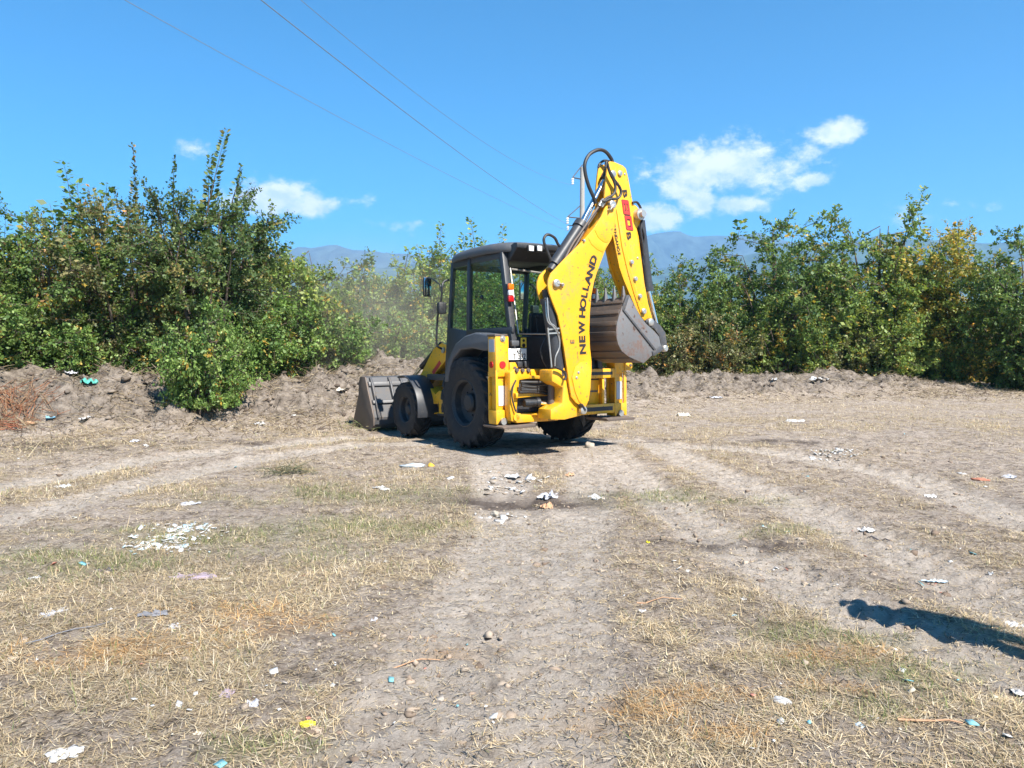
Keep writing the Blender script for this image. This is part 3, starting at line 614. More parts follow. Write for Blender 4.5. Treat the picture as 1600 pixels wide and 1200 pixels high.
# rear frame with side-shift rails, stabilizers, carriage
xr = -1.15
def rz(py, px=940): return U(px, py, 0, xr).z
zt0, zt1, zb0, zb1 = rz(591), rz(576), rz(646.5), rz(631)
fr = empty('rear_frame', (0, 0, 0), root)
MB().box((xr, -1.02, zt0), (xr + .12, 1.02, zt1)).build('upper_rail', Y_, fr, .012)
MB().box((xr, -1.02, zb0), (xr + .12, 1.02, zb1)).build('lower_rail', Y_, fr, .012)
MB().box((xr - .004, -.95, zb0 + .045), (xr - .001, .3, zb1 - .045)).build('wear_strip', K_, fr)
MB().box((xr - .004, -.95, zt0 + .05), (xr - .001, .3, zt1 - .05)).build('wear_strip', K_, fr)
MB().box((xr + .10, -.80, zb1), (xr + .13, .80, zt0)).build('back_plate', Y_, fr, .006)
for y0 in (-.78, .0, .78): MB().box((xr + .02, y0 - .02, zb1 - .002), (xr + .10, y0 + .02, zt0 + .002)).build('gusset', Y_, fr, .004)
MB().box((xr + .09, -.72, (zb1 + zt0) / 2 - .015), (xr + .10, -.05, (zb1 + zt0) / 2 + .01)).build('seam', M['steelbrown'], fr)
for y0 in (-.25, .6): MB().box((-1.02, y0 - .08, .62), (-.75, y0 + .08, .9)).build('mount', D_, fr, .01)
z_f, z_t = .50, 1.70
for sd in (1, -1):
    s_ = empty('stabilizer', (0, 0, 0), root); y0, y1 = (1.0, 1.224) if sd > 0 else (-1.224, -1.0)
    top = z_t if sd > 0 else 1.42
    MB().box((xr, y0, 1.13), (xr + .20, y1, top)).build('outer_leg', Y_, s_, .012)
    MB().box((xr + .035, y0 + .03, z_f + .07), (xr + .17, y1 - .03, 1.2)).build('inner_leg', Y_, s_, .010)
    o = MB().box((xr - .004, y0 - .02, z_f), (xr + .022, y0 + .035, 1.22)); o.box((xr - .004, y1 - .03, z_f), (xr + .022, y1 + .004, 1.22)); o.box((xr + .18, y0, z_f), (xr + .21, y1, 1.2)); o.build('side_cheek', Y_, s_, .006)
    MB().prism([(y0 - .02, .46), (y0 + .02, .46), (y0 + .07, .53), (y1 - .07, .53), (y1 - .02, .46), (y1 + .006, .46), (y1 + .006, .66), (y0 - .02, .66)], 0, xr - .008, xr + .19).build('foot_bracket', Y_, s_, .008)
    MB().box((xr - .004, y0 + .02, top), (xr + .21, y1 + .01, top + .03)).build('top_cap', M['steelbrown'], s_, .006)
    MB().cyl((xr - .03, (y0 + y1) / 2, .50), (xr + .2, (y0 + y1) / 2, .50), .05).build('foot_pin', M['pin'], s_)
    fy0, fy1 = (y1 + .03, y0 - .36) if sd > 0 else (y0 - .03, y1 + .36)
    MB().prism([(fy0, .435), (fy0 - sd * .03, .405), (fy1 + sd * .05, .405), (fy1, .45), (fy1 + sd * .02, .46), (fy0 - sd * .05, .445)], 0, xr - .20, xr + .32).build('foot_plate', M['steelbrown'], s_, .006)
    MB().box((xr + .026, y0 + .055, .72), (xr + .033, y1 - .06, 1.0)).build('decal', M['decal'] if sd > 0 else M['greydecal'], s_)
    if sd > 0:
        c = U(785, 570, 0, xr); MB().lathe([(.001, -.012), (.05, -.012), (.052, 0), (.001, 0)], (xr, c.y, c.z), 0, 24).build('reflector', M['red'], s_)
        c = U(768, 570, 1, y1); MB().lathe([(.001, .012), (.045, .012), (.047, 0), (.001, 0)], (c.x, y1, c.z), 1, 24).build('reflector', M['red'], s_)
        c = U(785, 529, 0, xr); b_ = MB().lathe([(.001, -.03), (.022, -.03), (.024, -.012), (.045, -.012), (.045, 0), (.001, 0)], (xr, c.y, c.z), 0, 16); b_.build('bolt', M['pin'], s_)
        MB().box((xr + .03, y1, 1.48), (xr + .17, y1 + .004, 1.66)).build('decal', M['greydecal'], s_)
    lug = [(sd * 1.0, 1.18), (sd * .90, 1.18), (sd * .86, 1.25), (sd * .90, 1.33), (sd * 1.0, 1.33)] if sd > 0 else [(-1.2, 1.17), (-1.32, 1.17), (-1.37, 1.22), (-1.37, 1.27), (-1.32, 1.32), (-1.2, 1.32)]
    MB().prism(lug, 0, xr - .02, xr + .03).build('lug', Y_, s_, .006)
    cy = sd * .92 if sd > 0 else -1.31; MB().cyl((xr - .035, cy, 1.25), (xr + .04, cy, 1.25), .022).build('lug_pin', M['steelbrown'], s_)

cg = empty('swing_carriage', (0, 0, 0), root); xc = -1.29
MB().prism(RP([(797, 582), (804, 577), (866, 576), (870, 582), (838, 590), (812, 594), (806, 660), (799, 658), (797, 640)], xc), 0, xc, xc + .14).build('side_casting', Y_, cg, .015)
MB().prism(RP([(803, 646), (846, 645), (880, 648), (884, 652), (870, 657), (806, 661)], xc), 0, xc - .02, xc + .13).build('bottom_casting', Y_, cg, .015)
MB().prism(RP([(802, 614), (823, 613), (858, 612), (858, 618), (824, 620), (803, 622)], xc), 0, xc - .06, xc + .06).build('shelf_bar', Y_, cg, .008)
MB().box((xc + .06, U(885, 600, 0, xc).y, zb1 - .05), (xc + .14, U(806, 600, 0, xc).y, zt0 + .05)).build('back_web', D_, cg, .006)
for px in (807, 816, 825):
    c = U(px, 578.5, 0, xc); MB().lathe([(.001, -.03), (.026, -.03), (.028, -.01), (.034, -.01), (.034, 0), (.001, 0)], (xc, c.y, c.z), 0, 8).build('bolt', M['steelbrown'], cg)
c = U(806, 652, 0, xc); MB().cyl((xc - .02, c.y, c.z), (xc + .1, c.y, c.z), .05).build('clamp_boss', Y_, cg)
kx = -1.47; ky = U(861, 600, 0, kx).y
for nm, z0, z1, r in (('pivot_ring', 1.19, 1.215, .15), ('pivot_ring', 1.14, 1.175, .135), ('pivot_ring', 1.06, 1.09, .13), ('pivot_ring', .60, .66, .13), ('pivot_ring', .53, .575, .125)):
    MB().lathe([(.001, z0), (r, z0), (r, z1), (.001, z1)], (kx, ky, 0), 2, 28).build(nm, Y_, cg, .006)
MB().cyl((kx, ky, .50), (kx, ky, 1.24), .05).build('king_pin', M['steelbrown'], cg)
for z0, z1 in ((1.09, 1.14), (.575, .60)):
    MB().prism([(xc + .05, ky - .14), (xc + .05, ky + .30), (kx + .02, ky + .13), (kx - .02, ky - .12)], 2, z0, z1).build('bearing_arm', Y_, cg, .008)
# swing cylinder, coiled hoses
c0, c1 = U(820, 630, 0, -1.40), U(880, 631, 0, -1.40)
sc = MB().cyl((-1.38, c0.y, c0.z), (-1.40, c0.y - .22, c0.z), .055); sc.cyl((-1.39, c0.y - .20, c0.z), (-1.40, c0.y - .25, c0.z), .07); sc.build('swing_cylinder', K_, cg)
MB().cyl((-1.40, c0.y - .24, c0.z), (-1.43, c1.y, c1.z), .038).build('swing_rod', M['chrome'], cg)
MB().cyl((-1.425, c1.y + .12, c1.z), (-1.43, c1.y - .02, c1.z), .06).build('rod_end', M['steelbrown'], cg)
rng = random.Random(5)
for k in range(6):
    p0, p1 = U(811 + rng.random() * 4, 597 + k * 3.2, 0, -1.38), U(874, 598 + k * 3.0, 0, -1.38)
    pts = [p0, p0.lerp(p1, .33) + Vector((-.05 * rng.random(), 0, rng.uniform(-.03, .01))), p0.lerp(p1, .7) + Vector((-.06 * rng.random(), 0, rng.uniform(-.03, .02))), p1]
    MB().tube(smooth_path(pts, 6), .021, 8).build('hydraulic_hose', M['hose'], cg)
# knuckle that carries the boom
kn = RP([(864, 578), (886, 574), (894, 596), (904, 624), (916, 640), (911, 649), (884, 656), (862, 656), (862, 640), (880, 630), (881, 606), (864, 596)], -1.72)
MB().prism(kn, 0, -1.70, -1.40).build('swing_knuckle', Y_, root, .015)

# boom
XB0, XB1 = -1.75, -1.47
BO = [(914, 638), (900, 629), (893, 620), (889, 597), (886.5, 578), (882, 547), (877.5, 520), (871.7, 493), (863.5, 472), (858, 457), (856, 446), (857, 437), (861, 427), (868, 420), (882, 405), (897, 390), (912, 375), (927, 358), (940, 338), (946, 324), (952, 315), (958, 313.5), (962, 317), (963.5, 326), (962, 340), (960, 360), (955, 375), (947, 388), (942.5, 400), (933, 425), (928, 442), (924, 463), (922, 487), (921, 517), (922, 543), (924.5, 565), (924.5, 580), (923, 600), (921.7, 613), (918, 630)]
bo = empty('boom', (0, 0, 0), root); bp = RP(BO, XB0)
MB().prism(bp, 0, XB0, XB0 + .03).build('boom_plate', Y_, bo, .005, ang=25); MB().prism(bp, 0, XB1 - .03, XB1).build('boom_plate', Y_, bo, .005, ang=25)
core = RP([(912, 636), (903, 628), (897, 600), (893, 560), (890, 520), (884, 486), (876, 455), (884, 425), (905, 395), (925, 372), (940, 350), (950, 330), (958, 322), (958, 350), (951, 378), (942, 394), (930, 425), (925, 445), (920, 470), (918, 517), (920, 560), (920, 600), (915, 630)], XB0)
MB().prism(core, 0, XB0 + .028, XB1 - .028).build('boom_web', Y_, bo, .004)
MB().prism(RP([(929, 360), (941, 340), (948, 330), (959, 336), (957.5, 360), (952, 374), (948, 379.5), (942, 378), (934, 371)], XB0), 0, XB0 - .010, XB0 + .01).build('doubler_plate', Y_, bo, .003, ang=25)
MB().prism(RP([(919, 372), (929, 361), (934, 371), (942, 378), (948, 379.5), (944.5, 390), (942, 394), (933, 390), (924, 382)], XB0), 0, XB0 - .005, XB0 + .01).build('doubler_plate', Y_, bo, .002, ang=25)
MB().prism(RP([(893, 590), (898, 574), (907, 566), (917, 566), (923.5, 574), (922, 606), (919, 626), (913, 635), (904, 627), (898, 612)], XB0), 0, XB0 - .012, XB0 + .01).build('doubler_plate', Y_, bo, .004, ang=25)
def pin(parent, px, py, x, r, ln=.05, name='pin'):
    c = U(px, py, 0, x); return MB().lathe([(.001, -ln), (r * .75, -ln), (r, -ln * .8), (r, .02), (.001, .02)], (x, c.y, c.z), 0, 20).build(name, M['pin'], parent)
def keeper(parent, p, q, x, r):
    a, b_ = U(*p, 0, x), U(*q, 0, x); MB().beam((x - .012, a.y, a.z), (x - .012, b_.y, b_.z), .012, r * 1.9, (1, 0, 0)).build('keeper_plate', M['pin'], parent, .008)
    pin(parent, *p, x, r, .05)
keeper(bo, (868, 443), (878, 445), XB0, .055); keeper(bo, (955, 320), (949, 329), XB0 - .01, .06)
c = U(878, 445, 0, XB0); pin(bo, 878, 445, XB0, .025, .03, 'bolt')
for p in ((912, 376), (900, 590), (903, 582)): pin(bo, *p, XB0, .02, .025, 'bolt')
c = U(911, 641, 0, XB0); b_ = U(906, 634, 0, XB0); MB().beam((XB0 - .014, c.y, c.z), (XB0 - .014, b_.y + .01, b_.z + .03), .02, .12, (1, 0, 0)).build('keeper_plate', M['iron'], bo, .01); pin(bo, 911, 641, XB0 - .02, .055, .03)
tx = []
path = [('N', 910.3, 545.3, 93), ('E', 909.5, 530.3, 92), ('W', 908.9, 511.5, 91), ('H', 909.6, 489, 86), ('O', 911, 474.5, 84), ('L', 912.9, 461, 82), ('L', 915, 449.8, 78), ('A', 919, 436.5, 72), ('N', 922.8, 422.5, 70), ('D', 926.8, 406.5, 68)]
for ch, px, py, a in path: tx.append((ch, px, py, a, .112, 1.35 if ch not in 'WL' else 1.05, .035))
text_part(bo, 'lettering', M['ink'], tx, XB0)
text_part(bo, 'small_letter', M['steelbrown'], [('E', 894, 534, 93, .07, 1.2, .015)], XB0)
# lift cylinder, arm cylinder
a, b_ = U(853, 452, 0, -1.61), U(874, 588, 0, -1.61)
lc = MB().cyl(a, a.lerp(b_, .2), .06); lc.build('lift_cylinder_head', K_, root); lc = MB().cyl(a.lerp(b_, .12), b_, .092); lc.cyl(a.lerp(b_, .10), a.lerp(b_, .16), .105); lc.build('lift_cylinder', D_, root)
for dx in (0, .05):
    MB().tube(smooth_path([U(852 + dx * 60, 465, 0, -1.66 - dx), U(855 + dx * 60, 500, 0, -1.70 - dx), U(865 + dx * 60, 511, 0, -1.71 - dx), U(873 + dx * 20, 527, 0, -1.71), U(874, 543, 0, -1.71), U(868, 558, 0, -1.71), U(867, 572, 0, -1.7)], 5), .009, 6).build('steel_pipe', M['pin'], root)
MB().tube([U(856, 512, 0, -1.72), U(862, 574, 0, -1.72)], .011, 6).build('steel_pipe', M['pin'], root)
cl = MB(); cl.beam(U(856, 515, 0, -1.72), U(874, 513, 0, -1.72), .02, .02); cl.beam(U(857, 521, 0, -1.72), U(874, 520, 0, -1.72), .02, .02); cl.build('pipe_clamp', M['pin'], root)
MB().tube(smooth_path([U(857, 520, 0, -1.5), U(846, 543, 0, -1.45), U(846, 556, 0, -1.45), U(852, 570, 0, -1.45), U(858, 576, 0, -1.47)], 5), .012, 6).build('hydraulic_hose', M['hose'], root)
a, b_ = U(866, 414, 0, -1.61), U(909, 349, 0, -1.61)
dc = MB().cyl(a, b_, .085); dc.cyl(b_ - (b_ - a).normalized() * .09, b_, .105); dc.cyl(a - (b_ - a).normalized() * .1, a, .06); dc.build('arm_cylinder', D_, root)
e = U(945, 281, 0, -1.61); MB().cyl(b_, e, .042).build('arm_cylinder_rod', M['chrome'], root)
MB().cyl(e, U(951, 268, 0, -1.61), .075).build('rod_eye', K_, root)
for k, (pp) in enumerate([[(879, 412), (893, 384), (908, 362), (926, 336), (936, 322), (942, 315)], [(884, 408), (899, 384), (914, 358), (930, 334), (940, 318), (944, 314)]]):
    MB().tube(smooth_path([U(*p, 0, -1.72 + .05 * k) for p in pp], 5), .016, 8).build('boom_pipe', M['steelbrown'], root)
    MB().cyl(U(936 + 3 * k, 322 + k, 0, -1.73), U(943 + 3 * k, 312 + k, 0, -1.74), .028, 10).build('hose_fitting', M['pin'], root)
def hose(pts, x, r=.02, dx=None): 
    n = len(pts); MB().tube(smooth_path([U(*p, 0, x if dx is None else x + (dx - x) * i / (n - 1)) for i, p in enumerate(pts)], 7), r, 8).build('hydraulic_hose', M['hose'], root)
hose([(931, 318), (927, 307), (920, 291), (914.7, 272), (913.8, 256), (919.5, 243), (929, 236), (938.7, 234), (947.5, 238), (955, 248), (957, 254)], -1.66, .026)
hose([(946, 262), (948, 253), (952.7, 269), (959.7, 284), (961.5, 295), (958, 304), (947.5, 310), (942, 315)], -1.80)
hose([(952, 266), (960, 281), (968.5, 293), (970, 302.6), (965, 310), (952.7, 311), (944, 315)], -1.80)
hose([(862, 409), (855, 392), (850, 378), (851, 370), (856.7, 366.5), (866.7, 371.7), (873, 383), (882, 387), (893, 384)], -1.60, .02)
hose([(935, 262), (937, 256), (944, 251), (952, 252)], -1.55, .018)
hose([(897, 391), (886, 377), (888, 368), (900, 362)], -1.55, .016)
hose([(988, 317), (995, 316), (1001, 325), (1004, 337), (1002, 350), (1001, 362), (1004, 380), (1006, 400)], -1.74, .018)
hose([(1003, 355), (1007, 372), (1005, 390), (1003, 402), (1006, 415)], -1.70, .014)
hose([(868, 574), (876, 577), (882, 582), (884, 588), (882, 594)], -1.76, .018)
hose([(806, 594), (801, 606), (800, 620), (803, 634), (806, 643)], -1.33, .012)

# dipper arm
di = empty('dipper_arm', (0, 0, 0), root); XD0, XD1 = -1.725, -1.495
DI = [(950, 255), (953, 252), (960, 253), (973, 258.5), (978, 263), (981.5, 277), (988, 313), (988.5, 318), (995, 322.5), (1002, 333), (1003, 341), (1000, 349), (995, 357), (998, 370), (1004, 418), (1007, 442), (1013, 475), (1020, 499), (1018.5, 506), (1013, 508), (1008, 502), (1001, 494), (993, 480), (985, 462), (975, 438), (968, 418), (957, 364), (951, 340), (944, 315), (946, 290), (947.5, 275)]
dp = RP(DI, XD0)
MB().prism(dp, 0, XD0, XD0 + .03).build('side_plate', Y_, di, .005, ang=25); MB().prism(dp, 0, XD1 - .03, XD1).build('side_plate', Y_, di, .005, ang=25)
dcore = RP([(958, 300), (978, 300), (984, 330), (990, 362), (998, 410), (1003, 445), (1009, 478), (1012, 496), (1003, 492), (995, 478), (987, 460), (977, 436), (970, 415), (959, 362), (953, 340)], XD0)
MB().prism(dcore, 0, XD0 + .028, XD1 - .028).build('core_box', Y_, di, .004)
MB().prism(RP([(962.5, 327), (967, 326), (975, 372), (985, 420), (995, 455), (1003, 486), (1000, 489), (990, 459), (980, 424), (971, 385)], XD0), 0, XD0 - .014, XD0 + .01).build('extension_slide', Y_, di, .004)
for p in ((985, 410), (991, 436), (998, 463)): pin(di, *p, XD0, .035, .05, 'bolt')
pin(di, 1004, 486.5, XD0, .045, .05); pin(di, 968, 271, XD0, .04, .03); pin(di, 976, 272, XD0, .016, .01, 'bolt'); pin(di, 957, 272, XD0, .05, .03); pin(di, 996, 403, XD0, .016, .012, 'bolt')
c = U(996, 336, 0, XD0); MB().lathe([(.001, -.14), (.05, -.14), (.05, -.09), (.085, -.085), (.085, .02), (.001, .02)], (XD0, c.y, c.z), 0, 20).build('cylinder_pin', M['pin'], di)
text_part(di, 'lettering', M['ink'], [('B', 976.3, 302, -79, .083, 1.9, .02), ('B', 982.3, 368, -79, .083, 1.9, .02)], XD0)
def block_digit(name, mat, dig, px, py, ang, hgt, wid, x, grow, dep):
    c = U(px, py, 0, x); a = R(ang); rt = Vector((0, -math.cos(a), math.sin(a))); up = Vector((0, math.sin(a), math.cos(a))); mb = MB()
    def poly(pts):
        v = [c + rt * (u * wid + w * wid * .12) + up * w * hgt for u, w in pts]; n = len(v)
        mb.add([p + Vector((-dep, 0, 0)) for p in v] + v, [tuple(range(n)), tuple(range(n, 2 * n))[::-1]] + [(k, n + k, n + (k + 1) % n, (k + 1) % n) for k in range(n)])
    g = grow; o, t = .5 + g, .27 - g * 2; ch = .09
    poly([(-o, -o + ch), (-o + ch, -o), (-t, -o), (-t, o), (-o + ch, o), (-o, o - ch)]); poly([(o, -o + ch), (o, o - ch), (o - ch, o), (t, o), (t, -o), (o - ch, -o)])
    for w0, w1 in (((-o, -.24 + g), (.24 - g, o)) if dig == '0' else ((-o, -.27 + g), (-.115 - g, .115 + g), (.27 - g, o))): poly([(-t, w0), (t, w0), (t, w1), (-t, w1)])
    return mb.build(name, mat, di, smooth=False)
for dg_, px, py in (('8', 978, 324.2), ('0', 982.4, 348.4)):
    block_digit('number_outline', M['ink'], dg_, px, py, -79.5, .128, .205, XD0, .045, .003); block_digit('number', M['redink'], dg_, px, py, -79.5, .128, .205, XD0, 0, .007)
nm = 'EXTENDAHOE'; p0, p1 = Vector((958.6, 350)), Vector((967.8, 400))
text_part(di, 'name_lettering', M['ink'], [(ch, p0.x + (p1.x - p0.x) * (i - 1.6) / 8.0, p0.y + (p1.y - p0.y) * (i - 1.6) / 8.0, -79.5, .05, 1.15, .012) for i, ch in enumerate(nm) if i > 1], XD0)
# bucket cylinder and links
a, b_ = U(1000, 345, 0, -1.61), U(1013, 455, 0, -1.61)
bc = MB().cyl(a, b_, .075); bc.cyl(b_ - (b_ - a).normalized() * .08, b_, .088); bc.build('bucket_cylinder', D_, root)
e = U(1025, 505, 0, -1.61); MB().cyl(b_, e, .035).build('bucket_cylinder_rod', M['chrome'], root)
for xx in (-1.80, -1.46):
    MB().prism(RP([(1009, 501), (1015, 497), (1023, 501), (1032, 508), (1040, 520), (1042, 535), (1042, 545), (1038, 550), (1032.5, 547), (1033, 537), (1030, 524), (1022, 513), (1012, 509)], -1.8), 0, xx, xx + .04).build('bucket_link', M['loadersteel'], root, .006, ang=25)
pin(root, 1015.5, 503.5, -1.80, .055, .04); pin(root, 1037.5, 544.5, -1.80, .05, .05)
# digging bucket
bk = empty('digging_bucket', (0, 0, 0), root); XK0, XK1 = -2.04, -1.18
def on_side(pts): return RP(pts, XK0)
side = on_side([(979, 462), (983, 461), (990, 474), (1000, 493), (1010, 506), (1022, 517), (1030, 526), (1032.5, 538), (1035, 546), (1030, 551), (1018, 556), (1011, 563), (1006, 567.5), (995, 563), (982, 557), (972, 549), (966, 538), (963.5, 527), (963, 515), (964.5, 504), (967.5, 493), (972, 480)])
for xx in (XK0, XK1 - .02):
    MB().prism(side, 0, xx, xx + .02).build('side_plate', M['steel'], bk, .004)
MB().prism(on_side([(972, 486), (976, 484), (983, 462), (979, 461), (973, 477)]), 0, XK0 - .012, XK0 + .03).build('side_cutter', M['loadersteel'], bk, .004)
MB().prism(on_side([(973, 485.5), (976, 485), (1024, 546), (1022, 548)]), 0, XK0 - .018, XK0).build('side_rib', M['loadersteel'], bk, .003)
MB().prism(on_side([(1018, 549), (1033, 540), (1036, 547), (1020, 557)]), 0, XK0 - .016, XK1 + .016).build('rear_tube', M['loadersteel'], bk, .01)
back = on_side([(978, 464), (973, 477), (968.5, 489), (965, 503), (963.5, 515), (964, 527), (966.5, 538), (972.5, 549), (982.5, 557), (995, 563), (1006, 567)])
cen = (-.75, 1.80); inn = [(y + (cen[0] - y) * .045, z + (cen[1] - z) * .045) for y, z in back]
MB().prism(back + inn[::-1], 0, XK0 + .018, XK1 - .018).build('shell', M['steelbrown'], bk, ang=25)
for i, t in enumerate(np.linspace(.5, 8.5, 7)):
    k = int(t); f = t - k; y = back[k][0] + (back[k + 1][0] - back[k][0]) * f; z = back[k][1] + (back[k + 1][1] - back[k][1]) * f
    d = Vector((back[k + 1][0] - back[k][0], back[k + 1][1] - back[k][1])).normalized(); nrm = Vector((-d.y, d.x)); nrm = nrm if nrm.dot(Vector((y - cen[0], z - cen[1]))) > 0 else -nrm
    poly = [(y - d.x * .035, z - d.y * .035), (y - d.x * .03 + nrm.x * .014, z - d.y * .03 + nrm.y * .014), (y + d.x * .03 + nrm.x * .014, z + d.y * .03 + nrm.y * .014), (y + d.x * .035, z + d.y * .035)]
    MB().prism(poly, 0, XK0 + .02, XK1 - .02).build('wear_rib', M['steelbrown'], bk, .003)
ty, tz = on_side([(978, 464)])[0]
for k in range(5):
    x = XK0 + .05 + k * (XK1 - XK0 - .1) / 4; w = .028
    t = MB(); t.add([(x - w, ty + .05, tz - .10), (x + w, ty + .05, tz - .10), (x + w, ty - .035, tz - .09), (x - w, ty - .035, tz - .09), (x - w * .8, ty + .028, tz + .03), (x + w * .8, ty + .028, tz + .03), (x + w * .8, ty - .02, tz + .03), (x - w * .8, ty - .02, tz + .03), (x - .012, ty + .012, tz + .16), (x + .012, ty + .012, tz + .16), (x + .012, ty + .002, tz + .16), (x - .012, ty + .002, tz + .16)],
               [(3, 2, 1, 0), (0, 1, 5, 4), (1, 2, 6, 5), (2, 3, 7, 6), (3, 0, 4, 7), (4, 5, 9, 8), (5, 6, 10, 9), (6, 7, 11, 10), (7, 4, 8, 11), (8, 9, 10, 11)])
    t.build('tooth', M['steel'], bk, .004)

# ------------------------------------------------------------------ shrubs and trees
PAL = {
    'dark': [((.036, .068, .022), 4), ((.055, .095, .028), 4), ((.085, .125, .036), 2.5), ((.14, .13, .04), .6)],
    'mid': [((.042, .082, .022), 4), ((.065, .115, .028), 4), ((.10, .16, .04), 2), ((.20, .17, .03), .5)],
    'light': [((.06, .105, .025), 3), ((.10, .16, .035), 4), ((.15, .20, .045), 2.5), ((.28, .21, .035), .7)],
    'yellow': [((.09, .12, .025), 3), ((.17, .18, .035), 4), ((.26, .22, .04), 2.5), ((.34, .20, .03), 1)],
    'olive': [((.055, .08, .03), 3), ((.09, .11, .04), 4), ((.13, .13, .055), 2), ((.22, .13, .04), .8)],
    'bramble': [((.05, .10, .024), 3), ((.085, .155, .035), 4), ((.13, .20, .055), 2.5), ((.25, .20, .05), .3)]}
AUT = [(.48, .33, .05), (.40, .24, .04), (.26, .13, .05), (.50, .40, .08)]
def unit(v): return v / np.maximum(np.linalg.norm(v, axis=-1, keepdims=True), 1e-9)
def tubes_np(A, B, ra, rb, k=4):
    """tapered k-sided tubes from A to B, as one array mesh"""
    d = unit(B - A); ref = np.where(np.abs(d[:, 2:3]) < .9, np.array([[0, 0, 1.]]), np.array([[1., 0, 0]])); u = unit(np.cross(d, ref)); v = np.cross(d, u)
    a = 2 * np.pi * np.arange(k) / k; ring = u[:, None] * np.cos(a)[None, :, None] + v[:, None] * np.sin(a)[None, :, None]
    V = np.concatenate([A[:, None] + ring * ra[:, None, None], B[:, None] + ring * rb[:, None, None]], 1).reshape(-1, 3)
    n = len(A); b = (np.arange(n) * 2 * k)[:, None]; i = np.arange(k); j = (i + 1) % k
    return V, np.stack([b + i, b + j, b + k + j, b + k + i], -1).reshape(-1, 4)
def make_shrub(seed, H, Rx, pal, leaf=.075, stems=12, sec=9, twig=9, per=15, shoots=0, shoot_len=1.2, autumn=.03, low=.0, shape=.55, big=1.0, sl=.16, plumes=()):
    g = np.random.default_rng(seed); n = stems
    ph = 2 * np.pi * (np.arange(n) * .618 + g.random(n) * .25); rho = Rx * np.sqrt((np.arange(n) + .5) / n) * g.uniform(.75, 1.0, n)
    top = H * (1 - shape * (rho / Rx) ** 2) * g.uniform(.70, 1.0, n); top[:max(2, n // 5)] = H * g.uniform(.85, 1, max(2, n // 5))
    P0 = np.stack([np.cos(ph) * rho * .18, np.sin(ph) * rho * .18, np.full(n, -.25)], 1)
    P2 = np.stack([np.cos(ph) * rho, np.sin(ph) * rho, top], 1); P1 = (P0 + P2) / 2 + np.stack([-np.cos(ph) * rho * .18, -np.sin(ph) * rho * .18, H * .10 + g.normal(0, .1, n)], 1)
    def bez(i, t): t = t[:, None]; return (1 - t) ** 2 * P0[i] + 2 * t * (1 - t) * P1[i] + t * t * P2[i]
    WA, WB, RA, RB = [], [], [], []; ks = 7
    for a in range(ks):
        i = np.arange(n); t0, t1 = np.full(n, a / ks * .93), np.full(n, (a + 1) / ks * .93); r = .018 + .011 * H
        WA.append(bez(i, t0)); WB.append(bez(i, t1)); RA.append(r * (1.05 - t0)); RB.append(r * (1.05 - t1))
    # side branches
    i = np.repeat(np.arange(n), sec); m = len(i); t = low + (1 - low) * (np.tile((np.arange(sec) + .5) / sec, n) * .94 + g.uniform(0, .08, m)); t = np.clip(t, .08, 1)
    B0 = bez(i, t); out = B0 * np.array([1, 1, 0]); out = unit(out + g.normal(0, .25, (m, 3)) * np.array([1, 1, 0]))
    d = unit(out * g.uniform(.4, 1, (m, 1)) + g.normal(0, .55, (m, 3)) + np.array([0, 0, .16])); L = (.28 + .42 * g.random(m)) * (Rx * .55 + .45) * (1.15 - .28 * t)
    B1 = B0 + d * L[:, None]; B1[:, 2] = np.maximum(B1[:, 2], .08)
    WA.append(B0); WB.append(B1); RA.append(np.full(m, .012)); RB.append(np.full(m, .006))
    # twigs
    j = np.repeat(np.arange(m), twig); q = len(j); t = g.uniform(.15, 1.05, q); T0 = B0[j] + (B1 - B0)[j] * t[:, None]
    td = unit(d[j] * .7 + g.normal(0, .75, (q, 3)) + np.array([0, 0, .06])); TL = g.uniform(.14, .40, q) * (.7 + .12 * H); T1 = T0 + td * TL[:, None]
    WA.append(T0); WB.append(T1); RA.append(np.full(q, .005)); RB.append(np.full(q, .002))
    # leaves along the twigs
    per = int(per * 1.75); k = np.repeat(np.arange(q), per); N = len(k); s = g.uniform(.1, 1.1, N) ** .8
    Lp = T0[k] + td[k] * (TL[k] * s)[:, None] + g.normal(0, .035, (N, 3)); ld = unit(td[k] * .45 + g.normal(0, .8, (N, 3)) + np.array([0, 0, -.22])); size = leaf * .74 * np.exp(g.normal(0, .30, N))
    colors = np.array([c for c, w in PAL[pal]]); wts = np.array([w for c, w in PAL[pal]]); wts = wts / wts.sum()
    bt = g.choice(len(colors), m, p=wts); tt = np.where(g.random(q) < .6, bt[j], g.choice(len(colors), q, p=wts)); lt = np.where(g.random(N) < .7, tt[k], g.choice(len(colors), N, p=wts))
    colors = colors * np.array([1.9, 1.68, 1.75]); C = colors[lt] * g.uniform(.75, 1.25, (N, 1)); au = g.random(m)[j][k] * .5 + g.random(q)[k] * .3 + g.random(N) * .2
    am = au < np.quantile(au, autumn) if autumn > 0 else np.zeros(N, bool); C[am] = np.array(AUT)[g.integers(0, 4, am.sum())] * g.uniform(.6, 1.1, (am.sum(), 1))
